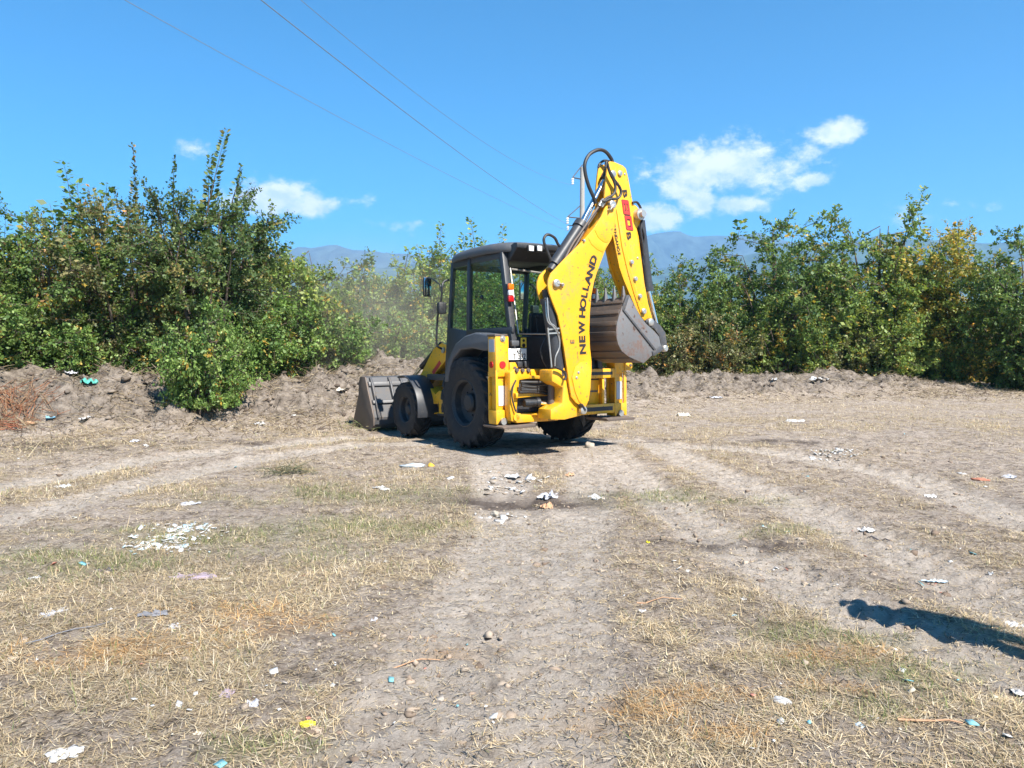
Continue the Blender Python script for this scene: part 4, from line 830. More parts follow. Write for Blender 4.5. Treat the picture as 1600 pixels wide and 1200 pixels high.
    # long upright shoots above the crown
    if shoots:
        top_i = np.argsort(-B1[:, 2])[:max(6, int(m * .35))]; si = g.choice(top_i, shoots); S0 = B1[si]; sd = unit(g.normal(0, .17, (shoots, 3)) + np.array([0, 0, 1.])); SL = shoot_len * g.uniform(.45, 1.1, shoots)
        bend = g.normal(0, .10, (shoots, 3)); ns = 6
        def sp(i, t): return S0[i] + sd[i] * (SL[i] * t)[:, None] + bend[i] * (SL[i] * t * t)[:, None]
        for a in range(ns):
            ii = np.arange(shoots); WA.append(sp(ii, np.full(shoots, a / ns))); WB.append(sp(ii, np.full(shoots, (a + 1) / ns))); RA.append(np.full(shoots, .011 * (1 - a / ns) + .003)); RB.append(np.full(shoots, .011 * (1 - (a + 1) / ns) + .003))
        nl = max(10, int(44 * shoot_len)); k2 = np.repeat(np.arange(shoots), nl); t2 = np.tile((np.arange(nl) + .5) / nl, shoots); az = np.tile(np.arange(nl) * 2.4, shoots) + g.uniform(0, 6, shoots)[k2]
        p2 = sp(k2, t2); d2 = unit(np.stack([np.cos(az), np.sin(az), .25 + g.normal(0, .35, len(az))], 1)); stalk = (sl * .5 + .20 * (1 - t2) * g.random(len(t2)))[:, None]
        Lp = np.concatenate([Lp, p2 + d2 * stalk * .5]); ld = np.concatenate([ld, unit(d2 + np.array([0, 0, -.15]))]); size = np.concatenate([size, sl * big * g.uniform(.6, 1.1, len(t2))])
        C = np.concatenate([C, colors[g.choice(len(colors), len(t2), p=wts)] * g.uniform(.8, 1.25, (len(t2), 1))])
    for (fx_, fy_, fz, fl, ll) in plumes:                       # long feathery shoots with leaves in two rows
        nl = int(fl * 62); t2 = (np.arange(nl) + .5) / nl; lean = g.normal(0, .10, 2); bow = g.normal(0, .12, 2)
        def fp(t): return np.stack([fx_ + fl * (lean[0] * t + bow[0] * t * t), fy_ + fl * (lean[1] * t + bow[1] * t * t), fz + fl * t], 1)
        ts = np.linspace(0, 1, 9); Q = fp(ts); WA.append(Q[:-1]); WB.append(Q[1:]); RA.append(.014 * (1.1 - ts[:-1])); RB.append(.014 * (1.1 - ts[1:]))
        a0 = g.uniform(0, 3.1); sgn = np.where(np.arange(nl) % 2 == 0, 1, -1); d2 = unit(np.stack([np.cos(a0 + g.normal(0, .3, nl)) * sgn, np.sin(a0 + g.normal(0, .3, nl)) * sgn, .45 + g.normal(0, .2, nl)], 1))
        Lp = np.concatenate([Lp, fp(t2) + d2 * (.015 + .10 * (1 - t2) * g.random(nl))[:, None]]); ld = np.concatenate([ld, d2]); size = np.concatenate([size, ll * g.uniform(.75, 1.2, nl) * (1.1 - .35 * t2)])
        C = np.concatenate([C, colors[g.choice(len(colors), nl, p=wts)] * g.uniform(.75, 1.1, (nl, 1))])
    ok = Lp[:, 2] > .03; Lp, ld, size, C = Lp[ok], ld[ok], size[ok], C[ok]; N = len(Lp)
    nr = unit(g.normal(0, .75, (N, 3)) + np.array([0, 0, .75])); sdv = unit(np.cross(ld, nr)); nn = np.cross(sdv, ld); w = size * g.uniform(.26, .36, N)
    mid = Lp + ld * (size * .45)[:, None] - nn * (size * .10)[:, None]
    V = np.stack([Lp, mid + sdv * w[:, None], Lp + ld * size[:, None] - nn * (size * .05)[:, None], mid - sdv * w[:, None]], 1).reshape(-1, 3)
    crown = np_mesh('crown', V, np.arange(4 * N).reshape(-1, 4), colors=np.repeat(C, 4, 0))
    Vw, Fw = tubes_np(np.concatenate(WA), np.concatenate(WB), np.concatenate(RA), np.concatenate(RB))
    return np_mesh('trunk', Vw, Fw, smooth=True), crown
def shrub(name, cat, meshes, px, depth, label, rot=0, scale=1, group=None, sz=None):
    x, y = (px - 800) / FOC * depth, depth; o = empty(name, (x, y, h1(x, y) - .03)); o.rotation_euler.z = R(rot); o.scale = (scale, scale, sz or scale)
    link('trunk', meshes[0], M['bark'], o); link('crown', meshes[1], M['leaf'], o)
    return props(o, label, cat, group)
HL, HR, HM = 'shrubs on the left bank', 'shrubs along the far right edge', 'shrubs behind the front loader'
A1 = make_shrub(1, 4.7, 1.7, 'dark', .085, 20, 12, 10, 14, 5, 1.0, .012, 0, .35, sl=.11, plumes=((-.15, .1, 3.6, 2.1, .14), (-.05, .15, 3.6, 1.6, .13), (.5, 0, 3.6, 1.3, .12), (-.75, .2, 3.4, 1.7, .12)))
A2 = make_shrub(2, 4.7, 2.0, 'olive', .08, 20, 11, 10, 14, 6, 1.1, .035, 0, .4, sl=.12, plumes=((.1, 0, 3.4, 2.3, .14), (.25, .1, 3.4, 1.7, .12), (-.5, .3, 3.3, 1.5, .12), (.8, .2, 3.2, 1.4, .11)))
A3 = make_shrub(3, 4.5, 2.0, 'mid', .09, 18, 10, 10, 13, 13, 1.4, .025, 0, .45, sl=.19)
A4 = make_shrub(4, 3.6, 1.7, 'mid', .085, 15, 10, 9, 13, 9, .8, .025, 0, .45, sl=.14)
A5 = make_shrub(5, 3.5, 1.8, 'light', .09, 15, 10, 9, 13, 8, .9, .03, 0, .45, sl=.13)
A6 = make_shrub(6, 2.1, 1.5, 'bramble', .085, 14, 9, 9, 12, 3, .5, .03, 0, .5, sl=.10)
A7 = make_shrub(7, 1.9, 1.15, 'bramble', .09, 14, 9, 8, 12, 4, .4, .02, 0, .45, sl=.10)
A8 = make_shrub(8, 5.2, 1.9, 'light', .10, 15, 11, 9, 12, 14, 1.3, .03, .05, .4, sl=.17)
A9 = make_shrub(9, 4.9, 2.8, 'light', .105, 24, 12, 9, 13, 5, .6, .012, 0, .62, sl=.16)
B1_ = make_shrub(10, 4.9, 2.6, 'mid', .115, 22, 12, 9, 13, 4, .6, .012, 0, .6, sl=.22)
B2_ = make_shrub(11, 5.2, 2.7, 'yellow', .10, 20, 11, 9, 12, 12, 1.3, .05, .05, .5, sl=.15)
B3_ = make_shrub(12, 2.6, 1.9, 'olive', .10, 15, 9, 9, 11, 5, .5, .025, 0, .5, sl=.12)
B4_ = make_shrub(13, 2.6, 1.9, 'light', .10, 15, 9, 9, 11, 5, .5, .02, 0, .5, sl=.12)
shrub('shrub', 'shrub', A1, 335, 17.0, 'tall dark green shrub with two feathery upright shoots above the dirt bank', 20, 1.02, HL)
shrub('shrub', 'shrub', A2, 205, 17.6, 'olive shrub with orange-tinged leaves left of the tallest dark shrub', 80, 1.02, HL)
shrub('shrub', 'shrub', A3, 85, 17.4, 'shrub with long shoots of large pale leaves near the left edge', 0, 1.05, HL)
shrub('shrub', 'shrub', A3, -60, 16.8, 'leafy shrub cut by the left edge of the picture', 140, 1.0, HL)
shrub('shrub', 'shrub', A9, 140, 21.0, 'green shrub standing back between the olive and pale-shoot shrubs on the left', 50, 1.0, HL)
shrub('shrub', 'shrub', A4, 270, 20.0, 'green shrub half hidden behind the tallest dark shrub', 200, 1.05, HL)
shrub('shrub', 'shrub', A9, -20, 21.5, 'green shrub standing back at the far left', 290, .95, HL)
shrub('bramble_bush', 'bush', A6, 40, 16.7, 'low pale green bramble above the orange twig pile', 0, 1.0, HL)
shrub('bramble_bush', 'bush', A6, 165, 17.0, 'low bramble above the teal plastic bag', 120, 1.0, HL)
shrub('bramble_bush', 'bush', A6, -80, 15.2, 'low bramble cut by the left edge of the picture', 220, 1.0, HL)
shrub('bramble_bush', 'bush', A7, 318, 14.6, 'bright green bramble tumbling down the dirt bank below the tallest shrub', 0, .74, HL, sz=.98)
shrub('bramble_bush', 'bush', A7, 385, 16.6, 'small green bramble at the right foot of the tallest dark shrub', 100, .95, HL)
shrub('shrub', 'shrub', A5, 440, 19.6, 'light green shrub with yellow leaves just right of the tallest shrub', 0, 1.22, HM)
shrub('shrub', 'shrub', A4, 520, 21.0, 'mid green shrub with a yellow spray at its centre, left of the loader', 60, 1.18, HM)
shrub('shrub', 'shrub', A5, 590, 22.4, 'light green shrub ending the left hedge beside the cab mirror', 190, 1.12, HM)
shrub('bramble_bush', 'bush', A6, 430, 17.9, 'low green bush at the left of the gap in the bank', 40, 1.1, HM)
shrub('bramble_bush', 'bush', A6, 510, 18.9, 'low leafy bush overhanging the spoil left of the loader bucket', 170, 1.15, HM)
shrub('bramble_bush', 'bush', A6, 580, 20.4, 'low green bush on the spoil bank above the loader bucket', 300, 1.1, HM)
shrub('tree', 'tree', A8, 655, 25.5, 'pale slim tree in the dust just left of the cab', 0, .92, HM)
shrub('tree', 'tree', A8, 735, 27.5, 'tall slim tree with leafy top showing over the front of the cab roof', 100, 1.02, HM)
shrub('tree', 'tree', A8, 815, 28.5, 'slim tree showing over the rear of the cab roof', 220, .98, HM)
shrub('shrub', 'shrub', A9, 700, 27.0, 'green shrub filling the gap seen left of and through the cab', 20, .85, HM)
shrub('shrub', 'shrub', A9, 800, 26.5, 'green shrub seen through the cab windows', 140, .82, HM)
shrub('shrub', 'shrub', A4, 880, 27.5, 'green shrub hidden behind the boom', 90, 1.15, HM)
shrub('shrub', 'shrub', A9, 965, 28.5, 'green shrub seen between the boom and the dipper arm', 200, .92, HM)
shrub('tree', 'tree', A8, 898, 30.5, 'thin leafy sapling beside the utility pole', 300, 1.02, HM)
shrub('shrub', 'shrub', B1_, 1066, 29.5, 'dark rounded shrub just right of the digging bucket', 0, .97, HR)
shrub('shrub', 'shrub', B3_, 1130, 29.5, 'sparse olive shrub in the dip of the right hedge', 0, 1.0, HR)
shrub('tree', 'tree', B1_, 1215, 30.0, 'tall dark tree with big drooping leaves at its twin tops', 120, 1.3, HR)
shrub('shrub', 'shrub', A9, 1292, 30.5, 'mid green shrub filling the hedge right of the twin-topped tree', 60, .66, HR)
shrub('tree', 'tree', A9, 1372, 29.5, 'broad green tree left of the yellowing one', 160, 1.36, HR)
shrub('tree', 'tree', B2_, 1450, 29.5, 'yellowing open tree with thin sprays reaching up and right', 0, 1.2, HR)
shrub('shrub', 'shrub', B2_, 1520, 31.5, 'pale yellow-green thin shrub before the hills at the right', 130, .72, HR)
shrub('tree', 'tree', B1_, 1610, 26.0, 'dark green tree cut by the right edge of the picture', 250, 1.06, HR)
shrub('tree', 'tree', B1_, 1760, 27.0, 'dark green tree beyond the right edge', 20, 1.0, HR)
shrub('bramble_bush', 'bush', B3_, 1035, 27.6, 'low olive bush under the digging bucket', 60, 1.0, HR)
shrub('bramble_bush', 'bush', B3_, 1105, 28.0, 'low olive bush left of the dark gap in the right hedge', 160, 1.05, HR)
shrub('bramble_bush', 'bush', B4_, 1225, 28.0, 'low green bush at the foot of the twin-topped tree', 0, 1.05, HR)
shrub('bramble_bush', 'bush', B3_, 1310, 28.2, 'low olive bush behind the white bag on the spoil heap', 250, 1.0, HR)
shrub('bramble_bush', 'bush', B4_, 1395, 27.4, 'low yellow-green bush bulging out before the broad green tree', 90, 1.12, HR)
shrub('bramble_bush', 'bush', B4_, 1455, 28.0, 'low yellow-green bush beside the pale sack', 200, .95, HR)
for k, (px, dp, lb) in enumerate([(1050, 34, 'far green shrub in the back row behind the dark rounded shrub'), (1160, 34, 'far green shrub in the back row behind the dip of the right hedge'), (1330, 35, 'far green shrub in the back row left of the broad tree'), (1420, 35, 'far green shrub in the back row behind the yellowing tree'), (1560, 33, 'far green shrub in the back row at the right edge')]):
    shrub('shrub', 'shrub', A9, px, dp, lb, 77 * k, .66, HR)
for k, (px, dp, lb) in enumerate([(390, 24, 'far green shrub in the back row right of the tallest shrub'), (480, 26, 'far green shrub in the back row behind the light green shrub'), (560, 28, 'far green shrub in the back row left of the cab mirror'), (640, 31, 'far green shrub in the back row behind the dust')]):
    shrub('shrub', 'shrub', A4, px, dp, lb, 67 * k, 1.0, HM)

# ------------------------------------------------------------------ utility pole and overhead cables
def at(px, py, depth):
    d = pix_dir(px, py); t = depth / d.y; return Vector((d.x * t, depth, CAMH + d.z * t))
pt = at(910, 262, 42); pole = empty('utility_pole', (pt.x, pt.y, h1(pt.x, pt.y)))
props(pole, 'grey utility pole behind the boom tip with iron insulator brackets', 'utility pole')
MB().tube([(0, 0, -.3), (0, 0, pt.z)], [.19, .12], 12).build('post', M['pole'], pole)
ATT = []
for (ax_, ay, hz_) in ((884, 280, 'a'), (876, 341, 'b')):
    tip = at(ax_ + 10, ay, 42) - Vector((pt.x, pt.y, 0)); 
    tip.y -= .35
    br = MB().tube([(0, 0, tip.z - .02), tuple(tip)], .035, 6); br.tube([(0, 0, tip.z + .75), tuple(tip)], .028, 6); br.build('bracket', M['iron'], pole)
    ins = MB().lathe([(.001, -.02), (.05, -.03), (.085, -.10), (.04, -.14), (.085, -.22), (.04, -.26), (.07, -.34), (.001, -.38)], tuple(tip), 2, 10); ins.build('insulator', M['clear'], pole)
    ATT.append(Vector((pt.x, pt.y, 0)) + tip + Vector((0, 0, -.38)))
tip = Vector((-.75, .3, at(905, 352, 42).z - 0.0)); br = MB().tube([(0, 0, tip.z), tuple(tip)], .03, 6); br.build('bracket', M['iron'], pole)
MB().lathe([(.001, 0), (.05, -.03), (.085, -.10), (.04, -.14), (.07, -.22), (.001, -.26)], tuple(tip), 2, 10).build('insulator', M['clear'], pole)
ATT.append(Vector((pt.x, pt.y, 0)) + tip + Vector((0, 0, -.26)))
for A, via, dep, rad, lb in ((ATT[0], (470, 0), 14.2, .0055, 'thin overhead cable highest of the three'), (ATT[1], (408, 0), 12.4, .008, 'middle and thickest of the three overhead cables'), (ATT[2], (195, 0), 12.2, .0055, 'lowest and leftmost of the three overhead cables')):
    V_ = at(*via, dep); B = A + (V_ - A) * 1.95; B.z = A.z; L = (B - A).length; s0 = (V_ - A).length / (Vector((B.x, B.y, 0)) - Vector((A.x, A.y, 0))).length
    tv = 1 / 1.95; sag = (A.z - V_.z) / (4 * tv * (1 - tv)) if V_.z < A.z else .5
    MB().tube([A.lerp(B, t) - Vector((0, 0, 4 * sag * t * (1 - t))) for t in np.linspace(0, 1, 49)], rad, 6).build('overhead_cable', M['wire'])
    o = bpy.context.scene.objects[[o.name for o in bpy.data.objects if o.name.startswith('overhead_cable')][-1]]; props(o, lb, 'cable', 'overhead cables')

# ------------------------------------------------------------------ dry grass, straw and clods
def grass():
    g = np.random.default_rng(77); Xs, Ys, St = [], [], []
    for (y0, y1, dens, wmul) in ((1.9, 4.2, 8500, 1), (4.2, 7, 5200, 1.2), (7, 11, 2500, 1.6), (11, 17, 1100, 2.2), (17, 27, 330, 3.0)):
        w = y1 * .72 + 1.2; n = int(2 * w * (y1 - y0) * dens); x = g.uniform(-w, w, n); y = g.uniform(y0, y1, n); k = np.abs(x) < .72 * y + 1.0; Xs.append(x[k]); Ys.append(y[k]); St.append(np.full(k.sum(), wmul))
    x, y, wm = np.concatenate(Xs), np.concatenate(Ys), np.concatenate(St)
    F = fields(x, y); c = cover_of(x, y, F); keep = g.random(len(x)) < .20 + .60 * c
    keep &= g.random(len(x)) > hollow(x, y) * .9
    lx, ly = to_machine(x, y); keep &= ~((lx > -.8) & (lx < 4.2) & (np.abs(ly) < 1.2))
    x, y, wm, c = x[keep], y[keep], wm[keep], c[keep]; F = tuple(f[keep] for f in F)
    gr, ru = patch(x, y, GREEN, 1.0), patch(x, y, RUST, 1.0); z = height(x, y, F); N = len(x)
    isg = g.random(N) < .55 * gr + .05 * c; loose = (g.random(N) > c * 1.3) & ~isg; lie = ((g.random(N) < .74) & ~isg) | loose
    L = np.where(isg, g.uniform(.025, .07, N), g.uniform(.02, .085, N)) * (.8 + .2 * wm) * (.45 + .65 * c); tall = (g.random(N) < .003) & ~loose; L = np.where(tall, g.uniform(.10, .22, N), L)
    az = g.uniform(0, 2 * np.pi, N); el = np.where(lie, g.uniform(.0, .28, N), np.where(tall, g.uniform(.6, 1.4, N), g.uniform(.2, 1.1, N))); w = g.uniform(.0009, .0023, N) * wm * np.where(loose, 1.3, 1)
    d = np.stack([np.cos(az) * np.cos(el), np.sin(az) * np.cos(el), np.sin(el)], 1); s = np.stack([-np.sin(az), np.cos(az), np.zeros(N)], 1)
    P = np.stack([x, y, z + np.where(lie, .005, -.003)], 1); tip = P + d * L[:, None]
    V = np.stack([P - s * w[:, None], P + s * w[:, None], tip + s * (w * .35)[:, None], tip - s * (w * .35)[:, None]], 1).reshape(-1, 3)
    pal = np.array([(.56, .43, .26), (.68, .56, .38), (.46, .35, .215), (.34, .255, .165), (.58, .50, .39), (.24, .18, .12)]); C = pal[g.choice(6, N, p=[.24, .2, .2, .13, .15, .08])]
    rp = np.array([(.56, .33, .14), (.60, .38, .18), (.46, .27, .12)]); m = g.random(N) < ru * .6; C[m] = rp[g.integers(0, 3, m.sum())]
    gp = np.array([(.17, .20, .075), (.22, .245, .10), (.30, .29, .13), (.13, .16, .065)]); C[isg] = gp[g.integers(0, 4, isg.sum())]
    dk = loose & (g.random(N) < .26); C[dk] = np.array([(.13, .095, .065), (.19, .14, .095), (.09, .065, .045)])[g.integers(0, 3, dk.sum())]  # dark brown loose straws, also standing in for shade in little holes
    C = C * g.uniform(.7, 1.2, (N, 1)) * (.75 + .5 * fbm(x, y, .6, 3, seed=41))[:, None]
    return np_mesh('grass', V, np.arange(4 * N).reshape(-1, 4), colors=np.repeat(C, 4, 0))
props(link('grass', grass(), M['grass']), 'short dry straw-coloured grass with green patches over the field', 'grass', kind='stuff')

def scatter_lumps(seed, pick, n, smin, smax, cols, flat=.7):
    """small faceted lumps of soil"""
    g = np.random.default_rng(seed); x, y = pick(g, n); z = height(x, y); N = len(x); s = smin + (smax - smin) * g.random(N) ** 7
    a = (1 + 5 ** .5) / 2; ico = unit(np.array([(-1, a, 0), (1, a, 0), (-1, -a, 0), (1, -a, 0), (0, -1, a), (0, 1, a), (0, -1, -a), (0, 1, -a), (a, 0, -1), (a, 0, 1), (-a, 0, -1), (-a, 0, 1)]))
    fc = np.array([(0, 11, 5), (0, 5, 1), (0, 1, 7), (0, 7, 10), (0, 10, 11), (1, 5, 9), (5, 11, 4), (11, 10, 2), (10, 7, 6), (7, 1, 8), (3, 9, 4), (3, 4, 2), (3, 2, 6), (3, 6, 8), (3, 8, 9), (4, 9, 5), (2, 4, 11), (6, 2, 10), (8, 6, 7), (9, 8, 1)])
    V = ico[None] * (s[:, None] * g.uniform(.4, 1.5, (N, 12)))[:, :, None]; V = V * np.stack([g.uniform(.7, 1.4, N), g.uniform(.7, 1.4, N), g.uniform(.45, .9, N) * flat], 1)[:, None]
    V = V + np.stack([x, y, z - s * .1], 1)[:, None]; Fc = fc[None] + (np.arange(N) * 12)[:, None, None]
    C = np.array(cols)[g.integers(0, len(cols), N)] * g.uniform(.75, 1.2, (N, 1))
    return np_mesh('soil_clods', V.reshape(-1, 3), Fc.reshape(-1, 3), colors=np.repeat(C, 12, 0))
def pick_berm(g, n):
    k = g.integers(1, len(BERM) - 1, n * 2); t = g.random(n * 2); P = np.array(BERM); x = P[k, 0] + (P[k + 1 - (k + 1 >= len(P)), 0] - P[k, 0]) * t; y = P[k, 1] + (P[np.minimum(k + 1, len(P) - 1), 1] - P[k, 1]) * t
    x = P[k, 0] + (P[np.minimum(k + 1, len(P) - 1), 0] - P[k, 0]) * t + g.normal(0, .9, n * 2); y = y + g.normal(-.9, 1.3, n * 2); lx, ly = to_machine(x, y)
    ok = ~((lx > -1.6) & (lx < 4.3) & (np.abs(ly) < 1.35)); return x[ok][:n], y[ok][:n]
def pick_field(g, n):
    y = 1.9 + 22 * g.random(n * 3) ** 1.7; x = g.uniform(-1, 1, n * 3) * (.72 * y + 1); lx, ly = to_machine(x, y); F = fields(x, y)
    ok = (g.random(n * 3) < (.12 + .9 * np.maximum(F[2], F[4])) * sstep(.4, .62, fbm(x, y, .9, 3, .6, seed=61)) + .5 * patch(x, y, DAMP, 1.0) + .8 * hollow(x, y)) & ~((lx > -.9) & (lx < 4.3) & (np.abs(ly) < 1.25)); return x[ok][:n], y[ok][:n]
SOIL = [(.25, .19, .145), (.31, .245, .19), (.37, .30, .235), (.19, .14, .105)]
props(link('soil_clods', scatter_lumps(5, pick_berm, 11000, .010, .07, [(.155, .125, .10), (.20, .165, .135), (.26, .215, .175), (.11, .085, .068)], 1.1), M['clod']), 'loose clods of earth over the spoil banks', 'clods', kind='stuff')
props(link('soil_clods', scatter_lumps(6, pick_field, 9000, .004, .034, SOIL, 1.0), M['clod']), 'crumbs of soil scattered over the bare field', 'clods', kind='stuff')
def roots():
    g = np.random.default_rng(9); x, y = pick_berm(g, 14000); z = height(x, y); N = len(x); az = g.uniform(0, 6.28, N); el = g.normal(.1, .35, N); L = g.uniform(.05, .34, N)
    A = np.stack([x, y, z + .005], 1); d = np.stack([np.cos(az) * np.cos(el), np.sin(az) * np.cos(el), np.sin(np.abs(el))], 1); r = g.uniform(.002, .008, N)
    V, Fw = tubes_np(A, A + d * L[:, None], r, r * .5, 3); C = np.array([(.32, .25, .16), (.22, .165, .105), (.40, .33, .22), (.11, .08, .058)])[g.integers(0, 4, N)]
    return np_mesh('dry_roots', V, Fw, colors=np.repeat(C, 6, 0))
props(link('dry_roots', roots(), M['clod']), 'torn dry stalks and roots strewn over the spoil banks', 'roots', kind='stuff')

# ------------------------------------------------------------------ dust raised by the front loader
du = MB().lathe([(.001, -1), (.5, -.866), (.866, -.5), (1, 0), (.866, .5), (.5, .866), (.001, 1)], (0, 0, 0), 2, 24).build('dust_cloud', None, smooth=False)
du.location = (-3.8, 18.9, 1.9); du.scale = (3.9, 2.4, 3.0)
m, nt, b = new_mat('raised_dust'); nt.nodes.remove(b)
t = mk(nt, 'ShaderNodeTexCoord'); ln = mk(nt, 'ShaderNodeVectorMath', operation='LENGTH'); nt.links.new(t.outputs['Object'], ln.inputs[0])
mr = mk(nt, 'ShaderNodeMapRange', interpolation_type='SMOOTHSTEP'); mr.inputs['From Min'].default_value = 1; mr.inputs['From Max'].default_value = .1; mr.inputs['To Max'].default_value = .24; nt.links.new(ln.outputs['Value'], mr.inputs['Value'])
nf = noise(nt, 1.6, 3, .55); mm = mk(nt, 'ShaderNodeMath', operation='MULTIPLY'); nt.links.new(mr.outputs[0], mm.inputs[0]); nt.links.new(nf, mm.inputs[1])
pv = mk(nt, 'ShaderNodeVolumePrincipled'); pv.inputs['Color'].default_value = (.80, .74, .66, 1); nt.links.new(mm.outputs[0], pv.inputs['Density'])
nt.links.new(pv.outputs[0], nt.nodes['Material Output'].inputs['Volume']); du.data.materials.append(m)
props(du, 'pale dust hanging before the hedge left of the cab', 'dust', kind='stuff')

# ------------------------------------------------------------------ litter
def plain(name, col, rough=.6, trans=0):
    m, nt, b = new_mat(name); c = ramp(nt, noise(nt, 14, 5, .6), [(.3, tuple(v * .72 for v in col)), (.65, col)])
    nt.links.new(c, b.inputs['Base Color']); b.inputs['Roughness'].default_value = rough; return m
LM = {k: plain('litter_' + k, c, r) for k, (c, r) in {'white': ((.56, .55, .54), .6), 'cream': ((.62, .56, .46), .8), 'grey': ((.20, .20, .22), .7), 'palegrey': ((.48, .48, .52), .6), 'yellow': ((.85, .72, .03), .4), 'teal': ((.10, .42, .35), .4), 'blue': ((.25, .50, .66), .4), 'paleblue': ((.55, .70, .82), .5), 'purple': ((.34, .27, .32), .8), 'rust': ((.45, .13, .05), .9), 'tan': ((.52, .30, .17), .8), 'brick': ((.48, .19, .12), .9), 'darkrag': ((.10, .09, .10), .9), 'silver': ((.45, .50, .53), .3), 'ochre': ((.72, .42, .05), .6), 'stone': ((.42, .36, .29), .95), 'pink': ((.55, .33, .38), .7)}.items()}
def crumple(seed, w, l, h):
    """a creased sheet of film or cloth, bunched up"""
    g = np.random.default_rng(seed); n = 11; u, v = np.meshgrid(np.linspace(-1, 1, n), np.linspace(-1, 1, n)); off = seed * 3.7
    x = u * w / 2 * (1 + .35 * (fbm(u + off, v, .7, 2) - .5) * 2) + (fbm(u + off, v + 5, .35, 2) - .5) * w * .28; y = v * l / 2 * (1 + .35 * (fbm(u + off, v + 9, .7, 2) - .5) * 2) + (fbm(u + off + 3, v, .35, 2) - .5) * l * .28
    r = np.clip(1 - (u * u + v * v) * .5, 0, 1); z = h * (np.abs(fbm(u + off, v + 2, .55, 3, .7) - .5) * 3.2) * (.35 + .65 * r) + h * .05
    c = np.hypot(u, v); cut = np.where(c > 1.05 + .25 * fbm(u + off, v, .5, 1), .82, 1); x, y = x * cut, y * cut
    idx = np.arange(n * n).reshape(n, n); Fc = np.stack([idx[:-1, :-1], idx[:-1, 1:], idx[1:, 1:], idx[1:, :-1]], -1).reshape(-1, 4)
    return np_mesh('litter', np.stack([x.ravel(), y.ravel(), z.ravel()], 1), Fc)
def lump(seed, w, l, h):
    """a full, knotted or stuffed lump"""
    bm = bmesh.new(); bmesh.ops.create_icosphere(bm, subdivisions=3, radius=1); P = np.array([v.co[:] for v in bm.verts]); o = seed * 2.3
    r = .72 + .75 * np.abs(fbm(P[:, 0] * 1.0 + o, P[:, 1] + P[:, 2] * .7, .6, 3, .6) - .35) + .25 * (fbm(P[:, 2] + o, P[:, 0] - P[:, 1], .3, 2) - .5)
    for v, q in zip(bm.verts, r): v.co = Vector((v.co.x * q * w / 2, v.co.y * q * l / 2, max(-.1, v.co.z * .9 + .55) * q * h * .6))
    me = bpy.data.meshes.new('litter'); bm.to_mesh(me); bm.free(); return me
def put(name, cat, kind, px, py, w, l, h, mat, label, rot=None, z=None, group=None):
    x, y = ground_point(px, py, z or 0.0)
    if z is not None:
        x, y = ray_ground(px, py)
    seed = int(px * 7 + py * 13) % 997; w, l, h = w * .8, l * .8, h * .58; me = (crumple if kind == 'sheet' else lump)(seed, w, l, h); me.shade_smooth()
    o = link(name, me, LM[mat]); o.location = (x, y, h1(x, y) - .004 - h * .06); o.rotation_euler.z = R(seed * 7 % 360 if rot is None else rot)
    return props(o, label, cat, group)
G1 = 'litter scattered over the field'
